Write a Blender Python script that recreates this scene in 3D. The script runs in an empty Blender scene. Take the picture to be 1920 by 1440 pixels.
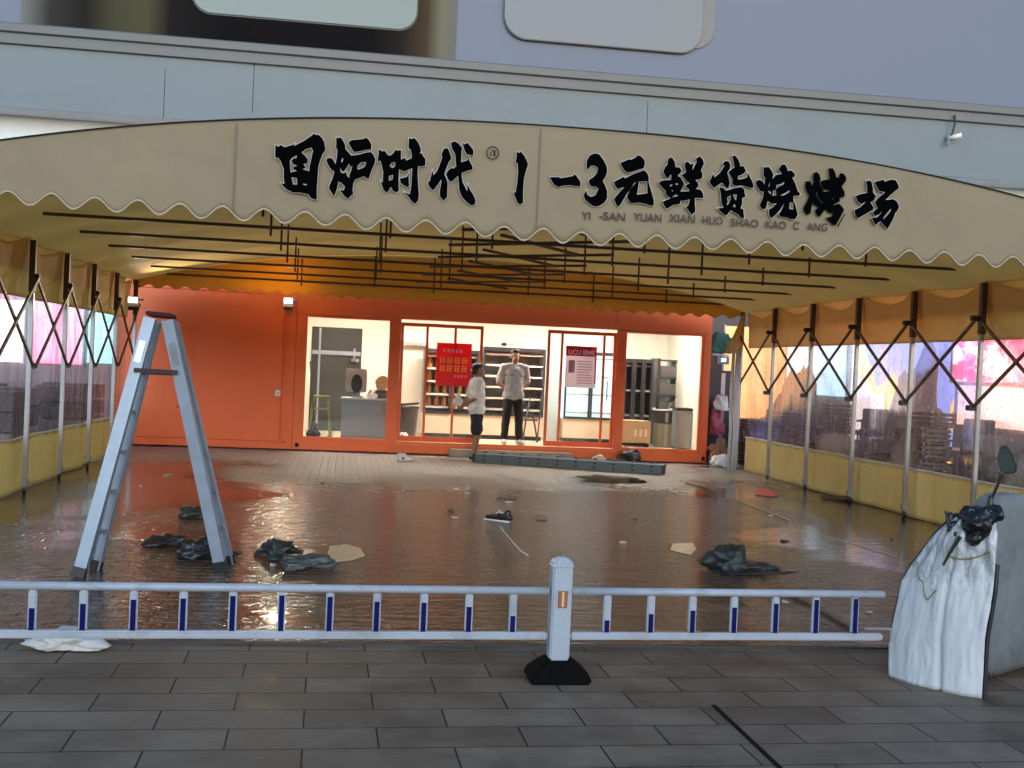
import bpy, bmesh, math, random
from math import sin, cos, pi, radians as rad
from mathutils import Vector, Matrix, noise
S = bpy.context.scene
C = S.collection
RND = random.Random(7)
V = Vector

# ------------------------------------------------------------------ camera
F, YAW, PITCH, ROLL = 2117.19, .1461, -.0133, .0447
EYE = V((0, 0, 1.6))
FW = V((sin(YAW)*cos(PITCH), cos(YAW)*cos(PITCH), sin(PITCH)))
R0 = V((cos(YAW), -sin(YAW), 0)); U0 = R0.cross(FW)
RT = cos(ROLL)*R0 + sin(ROLL)*U0
UP = -sin(ROLL)*R0 + cos(ROLL)*U0
cam_d = bpy.data.cameras.new('camera'); cam = bpy.data.objects.new('camera', cam_d); C.objects.link(cam)
m = Matrix((RT, UP, -FW)).transposed().to_4x4(); m.translation = EYE
cam.matrix_world = m
cam_d.sensor_width = 36; cam_d.lens = 36*F/1920; cam_d.clip_end = 500; cam_d.clip_start = .05
S.camera = cam
def ray(px, py): return RT*((px-960)/F) - UP*((py-720)/F) + FW
def onY(px, py, Y): d = ray(px, py); return EYE + d*(Y/d.y)
def onX(px, py, X): d = ray(px, py); return EYE + d*(X/d.x)
def onZ(px, py, Z=0): d = ray(px, py); return EYE + d*((Z-1.6)/d.z)

# ------------------------------------------------------------------ world, sun, exposure
SUN_EL, SUN_AZ = rad(11), rad(-16)      # low soft dusk light from behind the camera, a little from the left
W = bpy.data.worlds.new('World'); S.world = W; W.use_nodes = True
nt = W.node_tree; bg = nt.nodes['Background']
sky = nt.nodes.new('ShaderNodeTexSky'); sky.sky_type = 'NISHITA'; sky.sun_disc = False
sky.sun_elevation = SUN_EL; sky.sun_rotation = pi + SUN_AZ
sky.altitude = 0; sky.dust_density = .75; sky.ozone_density = 2.6
nt.links.new(sky.outputs[0], bg.inputs[0]); bg.inputs[1].default_value = .15
sd = bpy.data.lights.new('sun', 'SUN'); sun = bpy.data.objects.new('sun', sd); C.objects.link(sun)
sd.energy = .58; sd.angle = rad(34); sd.color = (.90, .95, 1)
dirv = V((sin(-SUN_AZ)*cos(SUN_EL), cos(-SUN_AZ)*cos(SUN_EL), -sin(SUN_EL)))
sun.rotation_euler = dirv.to_track_quat('-Z', 'Y').to_euler(); sun.location = (-3, -10, 6)
S.view_settings.view_transform = 'Standard'; S.view_settings.look = 'None'
S.view_settings.exposure = 1.25; S.view_settings.gamma = 1
S.view_settings.use_curve_mapping = False
S.render.engine = 'CYCLES'
S.cycles.max_bounces = 8; S.cycles.transparent_max_bounces = 16
S.cycles.use_denoising = True
S.cycles.sample_clamp_indirect = 6

# ------------------------------------------------------------------ materials
def N(t, kind, **kw):
    n = t.nodes.new(kind)
    for k, v in kw.items():
        if k.startswith('i_'):
            key = k[2:]
            n.inputs[int(key) if key.isdigit() else key.replace('_', ' ')].default_value = v
        else: setattr(n, k, v)
    return n
MATS = {}
def mat(name, col, rough=.6, metal=0, var=.12, scale=6, bump=0, bscale=40, spec=.5, emit=None, estr=0, sheen=0, trans=0, dirt=0, dirtcol=(.05, .045, .04)):
    """plain surface with procedural colour variation, optional bump, dirt blotches, translucency"""
    if name in MATS: return MATS[name]
    M = bpy.data.materials.new(name); M.use_nodes = True; t = M.node_tree; L = t.links.new
    b = t.nodes['Principled BSDF']; b.inputs['Roughness'].default_value = rough
    b.inputs['Metallic'].default_value = metal; b.inputs['Specular IOR Level'].default_value = spec
    tc = N(t, 'ShaderNodeTexCoord')
    n1 = N(t, 'ShaderNodeTexNoise', i_Scale=scale, i_Detail=5, i_Roughness=.6); L(tc.outputs['Object'], n1.inputs['Vector'])
    mx = N(t, 'ShaderNodeMix', data_type='RGBA')
    mx.inputs[6].default_value = (*[c*(1-var) for c in col], 1); mx.inputs[7].default_value = (*[min(1, c*(1+var)) for c in col], 1)
    L(n1.outputs[0], mx.inputs[0]); out = mx.outputs[2]
    if dirt:
        n2 = N(t, 'ShaderNodeTexNoise', i_Scale=scale*.7, i_Detail=8, i_Roughness=.7, i_Distortion=.6); L(tc.outputs['Object'], n2.inputs['Vector'])
        cr = N(t, 'ShaderNodeValToRGB'); cr.color_ramp.elements[0].position = .5; cr.color_ramp.elements[1].position = .72
        cr.color_ramp.elements[1].color = (dirt, dirt, dirt, 1); L(n2.outputs[0], cr.inputs[0])
        m2 = N(t, 'ShaderNodeMix', data_type='RGBA'); m2.inputs[7].default_value = (*dirtcol, 1)
        L(cr.outputs[0], m2.inputs[0]); L(out, m2.inputs[6]); out = m2.outputs[2]
    L(out, b.inputs['Base Color'])
    if bump:
        n3 = N(t, 'ShaderNodeTexNoise', i_Scale=bscale, i_Detail=6); L(tc.outputs['Object'], n3.inputs['Vector'])
        bp = N(t, 'ShaderNodeBump', i_Strength=bump, i_Distance=.02); L(n3.outputs[0], bp.inputs['Height']); L(bp.outputs[0], b.inputs['Normal'])
    if emit: b.inputs['Emission Color'].default_value = (*emit, 1); b.inputs['Emission Strength'].default_value = estr
    if trans:
        tr = N(t, 'ShaderNodeBsdfTranslucent'); L(out, tr.inputs[0]); ms = N(t, 'ShaderNodeMixShader', i_0=trans)
        L(b.outputs[0], ms.inputs[1]); L(tr.outputs[0], ms.inputs[2]); L(ms.outputs[0], t.nodes['Material Output'].inputs[0])
    MATS[name] = M; return M

def mat_paving():
    M = bpy.data.materials.new('paving'); M.use_nodes = True; t = M.node_tree; L = t.links.new; b = t.nodes['Principled BSDF']
    tc = N(t, 'ShaderNodeTexCoord'); mp = N(t, 'ShaderNodeMapping'); mp.inputs['Location'].default_value = (.02, .08, 0)
    mp.inputs['Rotation'].default_value = (0, 0, -.02)
    L(tc.outputs['Object'], mp.inputs[0])
    br = N(t, 'ShaderNodeTexBrick', offset=.5, i_Scale=1, i_Mortar_Size=.0045, i_Mortar_Smooth=.2, i_Brick_Width=.63, i_Row_Height=.265, i_Bias=0)
    br.inputs['Color1'].default_value = (.158, .115, .080, 1); br.inputs['Color2'].default_value = (.208, .155, .110, 1); br.inputs['Mortar'].default_value = (.012, .012, .012, 1)
    L(mp.outputs[0], br.inputs['Vector'])
    n = N(t, 'ShaderNodeTexNoise', i_Scale=2.2, i_Detail=7, i_Roughness=.65); L(tc.outputs['Object'], n.inputs['Vector'])
    mg = N(t, 'ShaderNodeMapping'); mg.inputs['Scale'].default_value = (3, 40, 1); L(tc.outputs['Object'], mg.inputs[0])
    gr = N(t, 'ShaderNodeTexNoise', i_Scale=1.5, i_Detail=5, i_Roughness=.7); L(mg.outputs[0], gr.inputs['Vector'])
    rp = N(t, 'ShaderNodeMapRange', i_From_Min=.3, i_From_Max=.7, i_To_Min=.50, i_To_Max=1.4); L(n.outputs[0], rp.inputs[0])
    rg = N(t, 'ShaderNodeMapRange', i_From_Min=.3, i_From_Max=.7, i_To_Min=.85, i_To_Max=1.12); L(gr.outputs[0], rg.inputs[0])
    mu = N(t, 'ShaderNodeMath', operation='MULTIPLY'); L(rp.outputs[0], mu.inputs[0]); L(rg.outputs[0], mu.inputs[1])
    mx = N(t, 'ShaderNodeVectorMath', operation='SCALE'); L(br.outputs['Color'], mx.inputs[0]); L(mu.outputs[0], mx.inputs['Scale'])
    L(mx.outputs[0], b.inputs['Base Color'])
    rr = N(t, 'ShaderNodeMapRange', i_From_Min=.3, i_From_Max=.7, i_To_Min=.38, i_To_Max=.7); L(n.outputs[0], rr.inputs[0]); L(rr.outputs[0], b.inputs['Roughness'])
    b.inputs['Specular IOR Level'].default_value = .18
    inv = N(t, 'ShaderNodeMath', operation='SUBTRACT', i_0=1.0); L(br.outputs['Fac'], inv.inputs[1])
    ad = N(t, 'ShaderNodeMath', operation='MULTIPLY_ADD', i_1=.25); L(gr.outputs[0], ad.inputs[0]); L(inv.outputs[0], ad.inputs[2])
    bp = N(t, 'ShaderNodeBump', i_Strength=.35, i_Distance=.008); L(ad.outputs[0], bp.inputs['Height']); L(bp.outputs[0], b.inputs['Normal'])
    return M

def mat_wet():
    """small stone setts, soaked with muddy water: a glossy film with ripples, drier towards the shop"""
    M = bpy.data.materials.new('wet setts'); M.use_nodes = True; t = M.node_tree; L = t.links.new; b = t.nodes['Principled BSDF']
    tc = N(t, 'ShaderNodeTexCoord'); co = tc.outputs['Object']
    br = N(t, 'ShaderNodeTexBrick', offset=.5, i_Scale=1, i_Mortar_Size=.014, i_Mortar_Smooth=.4, i_Brick_Width=.22, i_Row_Height=.13, i_Bias=0)
    br.inputs['Color1'].default_value = (.040, .022, .015, 1); br.inputs['Color2'].default_value = (.100, .060, .042, 1); br.inputs['Mortar'].default_value = (.03, .023, .019, 1)
    L(co, br.inputs['Vector'])
    big = N(t, 'ShaderNodeTexNoise', i_Scale=.45, i_Detail=6, i_Roughness=.62, i_Distortion=.4); L(co, big.inputs['Vector'])
    sx = N(t, 'ShaderNodeSeparateXYZ'); L(co, sx.inputs[0])
    # dryness rises with distance towards the container, broken by noise
    gy = N(t, 'ShaderNodeMapRange', i_From_Min=13.0, i_From_Max=18.2, i_To_Min=0, i_To_Max=1.0); L(sx.outputs[1], gy.inputs[0])
    ed = N(t, 'ShaderNodeMath', operation='SUBTRACT', i_1=1.7); L(sx.outputs[0], ed.inputs[0])
    ab = N(t, 'ShaderNodeMath', operation='ABSOLUTE'); L(ed.outputs[0], ab.inputs[0])
    ex = N(t, 'ShaderNodeMapRange', i_From_Min=2.0, i_From_Max=4.8, i_To_Min=0, i_To_Max=.45); L(ab.outputs[0], ex.inputs[0])
    s1 = N(t, 'ShaderNodeMath', operation='SUBTRACT'); L(gy.outputs[0], s1.inputs[0]); L(ex.outputs[0], s1.inputs[1])
    s2 = N(t, 'ShaderNodeMath', operation='MULTIPLY_ADD', i_1=2.2, i_2=-1.1); L(big.outputs[0], s2.inputs[0])
    s3 = N(t, 'ShaderNodeMath', operation='ADD'); L(s1.outputs[0], s3.inputs[0]); L(s2.outputs[0], s3.inputs[1])
    dry = N(t, 'ShaderNodeMapRange', i_From_Min=.10, i_From_Max=.80); dry.interpolation_type = 'SMOOTHSTEP'; L(s3.outputs[0], dry.inputs[0])
    # still, deep puddles (smooth brown water) against thin film over setts
    pn = N(t, 'ShaderNodeTexNoise', i_Scale=.38, i_Detail=3, i_Roughness=.45)
    mpp = N(t, 'ShaderNodeMapping'); mpp.inputs['Location'].default_value = (3.7, 1.2, 0); L(co, mpp.inputs[0]); L(mpp.outputs[0], pn.inputs['Vector'])
    side = N(t, 'ShaderNodeMapRange', i_From_Min=1.6, i_From_Max=4.0, i_To_Min=-.1, i_To_Max=.16); L(ab.outputs[0], side.inputs[0])
    pa = N(t, 'ShaderNodeMath', operation='ADD'); L(pn.outputs[0], pa.inputs[0]); L(side.outputs[0], pa.inputs[1])
    pud = N(t, 'ShaderNodeMapRange', i_From_Min=.55, i_From_Max=.66); pud.interpolation_type = 'SMOOTHSTEP'; L(pa.outputs[0], pud.inputs[0])
    silt = N(t, 'ShaderNodeTexNoise', i_Scale=5, i_Detail=7, i_Roughness=.7); L(co, silt.inputs['Vector'])
    m1 = N(t, 'ShaderNodeMix', data_type='RGBA'); L(pud.outputs[0], m1.inputs[0]); L(br.outputs[0], m1.inputs[6]); m1.inputs[7].default_value = (.040, .020, .014, 1)
    dc = N(t, 'ShaderNodeMix', data_type='RGBA'); dc.inputs[6].default_value = (.24, .20, .165, 1); dc.inputs[7].default_value = (.44, .37, .30, 1); L(silt.outputs[0], dc.inputs[0])
    m2 = N(t, 'ShaderNodeMix', data_type='RGBA'); L(dry.outputs[0], m2.inputs[0]); L(m1.outputs[2], m2.inputs[6])
    dj = N(t, 'ShaderNodeMix', data_type='RGBA'); dj.inputs[7].default_value = (.12, .095, .075, 1); jf = N(t, 'ShaderNodeMath', operation='MULTIPLY', i_1=.4); L(br.outputs['Fac'], jf.inputs[0]); L(jf.outputs[0], dj.inputs[0]); L(dc.outputs[2], dj.inputs[6]); L(dj.outputs[2], m2.inputs[7])
    L(m2.outputs[2], b.inputs['Base Color'])
    r1 = N(t, 'ShaderNodeMix', data_type='FLOAT'); L(pud.outputs[0], r1.inputs[0]); r1.inputs[2].default_value = .15; r1.inputs[3].default_value = .10
    r2 = N(t, 'ShaderNodeMix', data_type='FLOAT'); L(dry.outputs[0], r2.inputs[0]); L(r1.outputs[0], r2.inputs[2]); r2.inputs[3].default_value = .62
    L(r2.outputs[0], b.inputs['Roughness']); b.inputs['IOR'].default_value = 1.9
    # bumps: setts + ripples across
    mr = N(t, 'ShaderNodeMapping'); mr.inputs['Scale'].default_value = (1, 2.8, 1); L(co, mr.inputs[0])
    rip = N(t, 'ShaderNodeTexNoise', i_Scale=4.2, i_Detail=4, i_Roughness=.6); L(mr.outputs[0], rip.inputs['Vector'])
    iv = N(t, 'ShaderNodeMath', operation='SUBTRACT', i_0=1.0); L(br.outputs['Fac'], iv.inputs[1])
    iw = N(t, 'ShaderNodeMath', operation='MULTIPLY', i_1=3.4); L(iv.outputs[0], iw.inputs[0]); hh = N(t, 'ShaderNodeMath', operation='MULTIPLY_ADD', i_1=1.9); L(rip.outputs[0], hh.inputs[0]); L(iw.outputs[0], hh.inputs[2])
    np_ = N(t, 'ShaderNodeMapRange', i_From_Min=0, i_From_Max=1, i_To_Min=.95, i_To_Max=.16); L(pud.outputs[0], np_.inputs[0])
    bp = N(t, 'ShaderNodeBump', i_Distance=.016); L(hh.outputs[0], bp.inputs['Height']); L(np_.outputs[0], bp.inputs['Strength']); L(bp.outputs[0], b.inputs['Normal'])
    return M

def mat_pvc():
    """clear soft vinyl: see-through, slightly blurring, with whitish crease streaks and glints painted in by noise"""
    M = bpy.data.materials.new('clear vinyl'); M.use_nodes = True; t = M.node_tree; L = t.links.new
    t.nodes.remove(t.nodes['Principled BSDF']); out = t.nodes['Material Output']
    tc = N(t, 'ShaderNodeTexCoord'); mp = N(t, 'ShaderNodeMapping'); mp.inputs['Scale'].default_value = (1, 5, 1.6); L(tc.outputs['Object'], mp.inputs[0])
    n = N(t, 'ShaderNodeTexNoise', i_Scale=2.6, i_Detail=6, i_Roughness=.7, i_Distortion=.5); L(mp.outputs[0], n.inputs['Vector'])
    n2 = N(t, 'ShaderNodeTexNoise', i_Scale=14, i_Detail=4); L(tc.outputs['Object'], n2.inputs['Vector'])
    ad = N(t, 'ShaderNodeMath', operation='MULTIPLY_ADD', i_1=.35); L(n2.outputs[0], ad.inputs[0]); L(n.outputs[0], ad.inputs[2])
    bp = N(t, 'ShaderNodeBump', i_Strength=.5, i_Distance=.02); L(ad.outputs[0], bp.inputs['Height'])
    tr = N(t, 'ShaderNodeBsdfTransparent'); tr.inputs[0].default_value = (.93, .92, .9, 1)
    rf = N(t, 'ShaderNodeBsdfRefraction', i_Roughness=.03, i_IOR=1.035); L(bp.outputs[0], rf.inputs['Normal'])
    gl = N(t, 'ShaderNodeBsdfGlossy', i_Roughness=.12); L(bp.outputs[0], gl.inputs['Normal'])
    df = N(t, 'ShaderNodeBsdfDiffuse'); df.inputs[0].default_value = (.66, .65, .66, 1)
    m1 = N(t, 'ShaderNodeMixShader', i_0=.42); L(tr.outputs[0], m1.inputs[1]); L(rf.outputs[0], m1.inputs[2])
    tl_ = N(t, 'ShaderNodeBsdfTranslucent'); tl_.inputs[0].default_value = (.85, .85, .88, 1); md = N(t, 'ShaderNodeMixShader', i_0=.6); L(df.outputs[0], md.inputs[1]); L(tl_.outputs[0], md.inputs[2])
    m2 = N(t, 'ShaderNodeMixShader', i_0=.7); L(gl.outputs[0], m2.inputs[1]); L(md.outputs[0], m2.inputs[2])
    cr = N(t, 'ShaderNodeMapRange', i_From_Min=.56, i_From_Max=.80, i_To_Min=.02, i_To_Max=.5); L(n.outputs[0], cr.inputs[0])
    m3 = N(t, 'ShaderNodeMixShader'); mf = N(t, 'ShaderNodeMapping'); mf.inputs['Scale'].default_value = (1, 3.2, 1); L(tc.outputs['Object'], mf.inputs[0])
    nf = N(t, 'ShaderNodeTexNoise', i_Scale=17, i_Detail=5, i_Roughness=.75, i_Distortion=.8); L(mf.outputs[0], nf.inputs['Vector'])
    cf = N(t, 'ShaderNodeMapRange', i_From_Min=.53, i_From_Max=.66, i_To_Min=0, i_To_Max=.85); L(nf.outputs[0], cf.inputs[0])  # fine pale specks painted in as glints
    mxx = N(t, 'ShaderNodeMath', operation='MAXIMUM'); L(cr.outputs[0], mxx.inputs[0]); L(cf.outputs[0], mxx.inputs[1])
    L(mxx.outputs[0], m3.inputs[0]); L(m1.outputs[0], m3.inputs[1]); L(m2.outputs[0], m3.inputs[2])
    L(m3.outputs[0], out.inputs[0]); return M

def mat_glass():
    M = bpy.data.materials.new('pane glass'); M.use_nodes = True; t = M.node_tree; L = t.links.new
    t.nodes.remove(t.nodes['Principled BSDF']); out = t.nodes['Material Output']
    tr = N(t, 'ShaderNodeBsdfTransparent'); tr.inputs[0].default_value = (.97, .98, .975, 1)
    gl = N(t, 'ShaderNodeBsdfGlossy', i_Roughness=.02); lw = N(t, 'ShaderNodeLayerWeight', i_Blend=.5)
    pw = N(t, 'ShaderNodeMath', operation='POWER', i_1=5); L(lw.outputs['Facing'], pw.inputs[0])
    sc = N(t, 'ShaderNodeMath', operation='MULTIPLY_ADD', i_1=.9, i_2=.035); L(pw.outputs[0], sc.inputs[0])
    ms = N(t, 'ShaderNodeMixShader'); L(sc.outputs[0], ms.inputs[0]); L(tr.outputs[0], ms.inputs[1]); L(gl.outputs[0], ms.inputs[2]); L(ms.outputs[0], out.inputs[0]); return M

def mat_emit(name, col, s):
    M = bpy.data.materials.new(name); M.use_nodes = True; t = M.node_tree; L = t.links.new
    b = t.nodes['Principled BSDF']; b.inputs['Base Color'].default_value = (*col, 1)
    tc = N(t, 'ShaderNodeTexCoord'); n = N(t, 'ShaderNodeTexNoise', i_Scale=1.6, i_Detail=4); L(tc.outputs['Object'], n.inputs['Vector'])
    r = N(t, 'ShaderNodeMapRange', i_From_Min=.3, i_From_Max=.7, i_To_Min=s*.7, i_To_Max=s*1.25); L(n.outputs[0], r.inputs[0])
    b.inputs['Emission Color'].default_value = (*col, 1); L(r.outputs[0], b.inputs['Emission Strength']); return M

def mat_redsign():
    M = bpy.data.materials.new('red white sign'); M.use_nodes = True; t = M.node_tree; L = t.links.new; b = t.nodes['Principled BSDF']
    tc = N(t, 'ShaderNodeTexCoord'); mp = N(t, 'ShaderNodeMapping'); mp.inputs['Scale'].default_value = (1, 1, 2.4); L(tc.outputs['Object'], mp.inputs[0])
    n = N(t, 'ShaderNodeTexNoise', i_Scale=1.5, i_Detail=3, i_Roughness=.6, i_Distortion=.5); L(mp.outputs[0], n.inputs['Vector'])
    cr = N(t, 'ShaderNodeValToRGB'); e = cr.color_ramp.elements; e[0].position = .47; e[0].color = (.90, .06, .13, 1); e[1].position = .56; e[1].color = (1, .62, .60, 1)
    L(n.outputs[0], cr.inputs[0]); L(cr.outputs[0], b.inputs['Base Color']); L(cr.outputs[0], b.inputs['Emission Color']); b.inputs['Emission Strength'].default_value = 1.0; return M

def mat_mural():
    M = bpy.data.materials.new('backlit mural'); M.use_nodes = True; t = M.node_tree; L = t.links.new; b = t.nodes['Principled BSDF']
    tc = N(t, 'ShaderNodeTexCoord'); n = N(t, 'ShaderNodeTexNoise', i_Scale=.62, i_Detail=1.5, i_Distortion=.3); L(tc.outputs['Object'], n.inputs['Vector'])
    cr = N(t, 'ShaderNodeValToRGB'); cr.color_ramp.interpolation = 'CONSTANT'; e = cr.color_ramp.elements
    e[0].color = (.22, .25, .62, 1); e[1].position = .50; e[1].color = (.80, .42, .12, 1)
    q = e.new(.58); q.color = (.62, .50, .52, 1)
    L(n.outputs[0], cr.inputs[0]); L(cr.outputs[0], b.inputs['Base Color']); L(cr.outputs[0], b.inputs['Emission Color']); b.inputs['Emission Strength'].default_value = 1.0; return M

def mat_advert(x0, x1):
    """printed banner: out-of-focus black, brown and olive product picture"""
    M = bpy.data.materials.new('advert print'); M.use_nodes = True; t = M.node_tree; L = t.links.new; b = t.nodes['Principled BSDF']
    tc = N(t, 'ShaderNodeTexCoord'); sx = N(t, 'ShaderNodeSeparateXYZ'); L(tc.outputs['Object'], sx.inputs[0])
    ln = N(t, 'ShaderNodeMapRange', i_From_Min=x0, i_From_Max=x1)
    nz = N(t, 'ShaderNodeMath', operation='MULTIPLY_ADD', i_1=-.28); zo = N(t, 'ShaderNodeMath', operation='SUBTRACT', i_1=8.2); L(sx.outputs[2], zo.inputs[0]); L(zo.outputs[0], nz.inputs[0]); L(sx.outputs[0], nz.inputs[2])
    L(sx.outputs[0], ln.inputs[0])
    cr = N(t, 'ShaderNodeValToRGB'); e = cr.color_ramp.elements
    e[0].position = 0; e[0].color = (.14, .16, .16, 1); e[1].position = .06; e[1].color = (.03, .03, .03, 1)
    for p, c in ((.14, (.012, .012, .013)), (.21, (.05, .05, .03)), (.275, (.06, .06, .034)), (.33, (.008, .007, .008)), (.45, (.002, .002, .003)), (.80, (.002, .002, .003)), (.87, (.014, .010, .009)), (.93, (.05, .037, .022)), (.965, (.14, .14, .10)), (1.0, (.12, .13, .135))):
        q = e.new(p); q.color = (*c, 1)
    L(ln.outputs[0], cr.inputs[0]); L(cr.outputs[0], b.inputs['Base Color']); b.inputs['Roughness'].default_value = .65; b.inputs['Specular IOR Level'].default_value = .08; return M

def mat_poster(name, base, ink, sc):
    M = bpy.data.materials.new(name); M.use_nodes = True; t = M.node_tree; b = t.nodes['Principled BSDF']
    b.inputs['Base Color'].default_value = (*base, 1); b.inputs['Roughness'].default_value = .5; return M

ORANGE = mat('orange paint', (.80, .135, .026), .42, var=.07, scale=1.3, bump=.06, bscale=7, dirt=.16, dirtcol=(.30, .05, .018))
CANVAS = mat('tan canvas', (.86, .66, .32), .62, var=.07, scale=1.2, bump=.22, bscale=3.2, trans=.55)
CANVAS_DARK = mat('tan canvas darkened', (.285, .225, .138), .7, var=.08, scale=1.1, bump=.7, bscale=2.6, trans=.10, dirt=.28, dirtcol=(.15, .118, .07))  # same canvas as the roof, colour darkened to offset strong front light
SKIRT = mat('yellow vinyl', (.90, .77, .38), .38, var=.06, scale=2, bump=.45, bscale=4.5, trans=.5, dirt=.18, dirtcol=(.3, .2, .07))
STEEL = mat('galvanised steel', (.36, .37, .40), .32, .85, var=.2, scale=14)
BROWN = mat('brown painted steel', (.085, .046, .028), .45, .2, var=.3, scale=12)
BLACKM = mat('black plastic', (.012, .012, .013), .4, var=.3)
INK = mat('black ink', (.0015, .0015, .002), .9, var=.1, spec=.02)
HALO = mat('white print', (.62, .60, .55), .6, var=.05)
PINYIN = mat('dark brown print', (.045, .022, .015), .6, var=.2)
WHITEM = mat('white painted metal', (.38, .42, .48), .38, var=.12, scale=7, dirt=.6, dirtcol=(.20, .19, .18))
WHITEP = mat('white plastic', (.78, .78, .76), .4, var=.05)
BLUE = mat('blue reflective tape', (.0015, .0035, .085), .6, var=.12, spec=.12)
ALU = mat('aluminium', (.30, .35, .42), .42, .4, var=.2, scale=9, dirt=.45, dirtcol=(.25, .24, .23))
ALUD = mat('dark aluminium', (.30, .32, .35), .4, .5, var=.2, scale=9)
INNER = mat('cream wall panel', (.80, .76, .66), .55, var=.03, scale=2)
FLOORI = mat('shop floor', (.55, .47, .36), .35, var=.12, scale=4, dirt=.3, dirtcol=(.3, .24, .17))
GREYP = mat('grey panel', (.20, .255, .32), .5, var=.05)
DARKDOOR = mat('dark grey door', (.030, .030, .027), .6, var=.2)
FACADE = mat('pale cladding', (.120, .165, .200), .5, var=.035, scale=.5, dirt=.35, dirtcol=(.085, .11, .13))
FACADEB = mat('lavender cladding', (.100, .135, .212), .5, var=.03, scale=.4)
LEDGE = mat('grey ledge', (.115, .135, .155), .5, var=.08, scale=1.5)
JOINT = mat('dark joint', (.012, .012, .013), .8, spec=.05)
FABD = mat('dark green tarpaulin', (.022, .030, .026), .45, var=.5, scale=9, bump=.4, bscale=30)
FABK = mat('black bag film', (.020, .021, .024), .28, var=.4, scale=8, bump=.4, bscale=26)
CARD = mat('cardboard', (.50, .37, .22), .75, var=.12, scale=7, dirt=.2, dirtcol=(.3, .2, .1))
CARDP = mat('pale cardboard', (.55, .45, .27), .25, var=.25, scale=7, dirt=.4, dirtcol=(.25, .18, .09))
PVC = mat_pvc(); GLASS = mat_glass()

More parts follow.
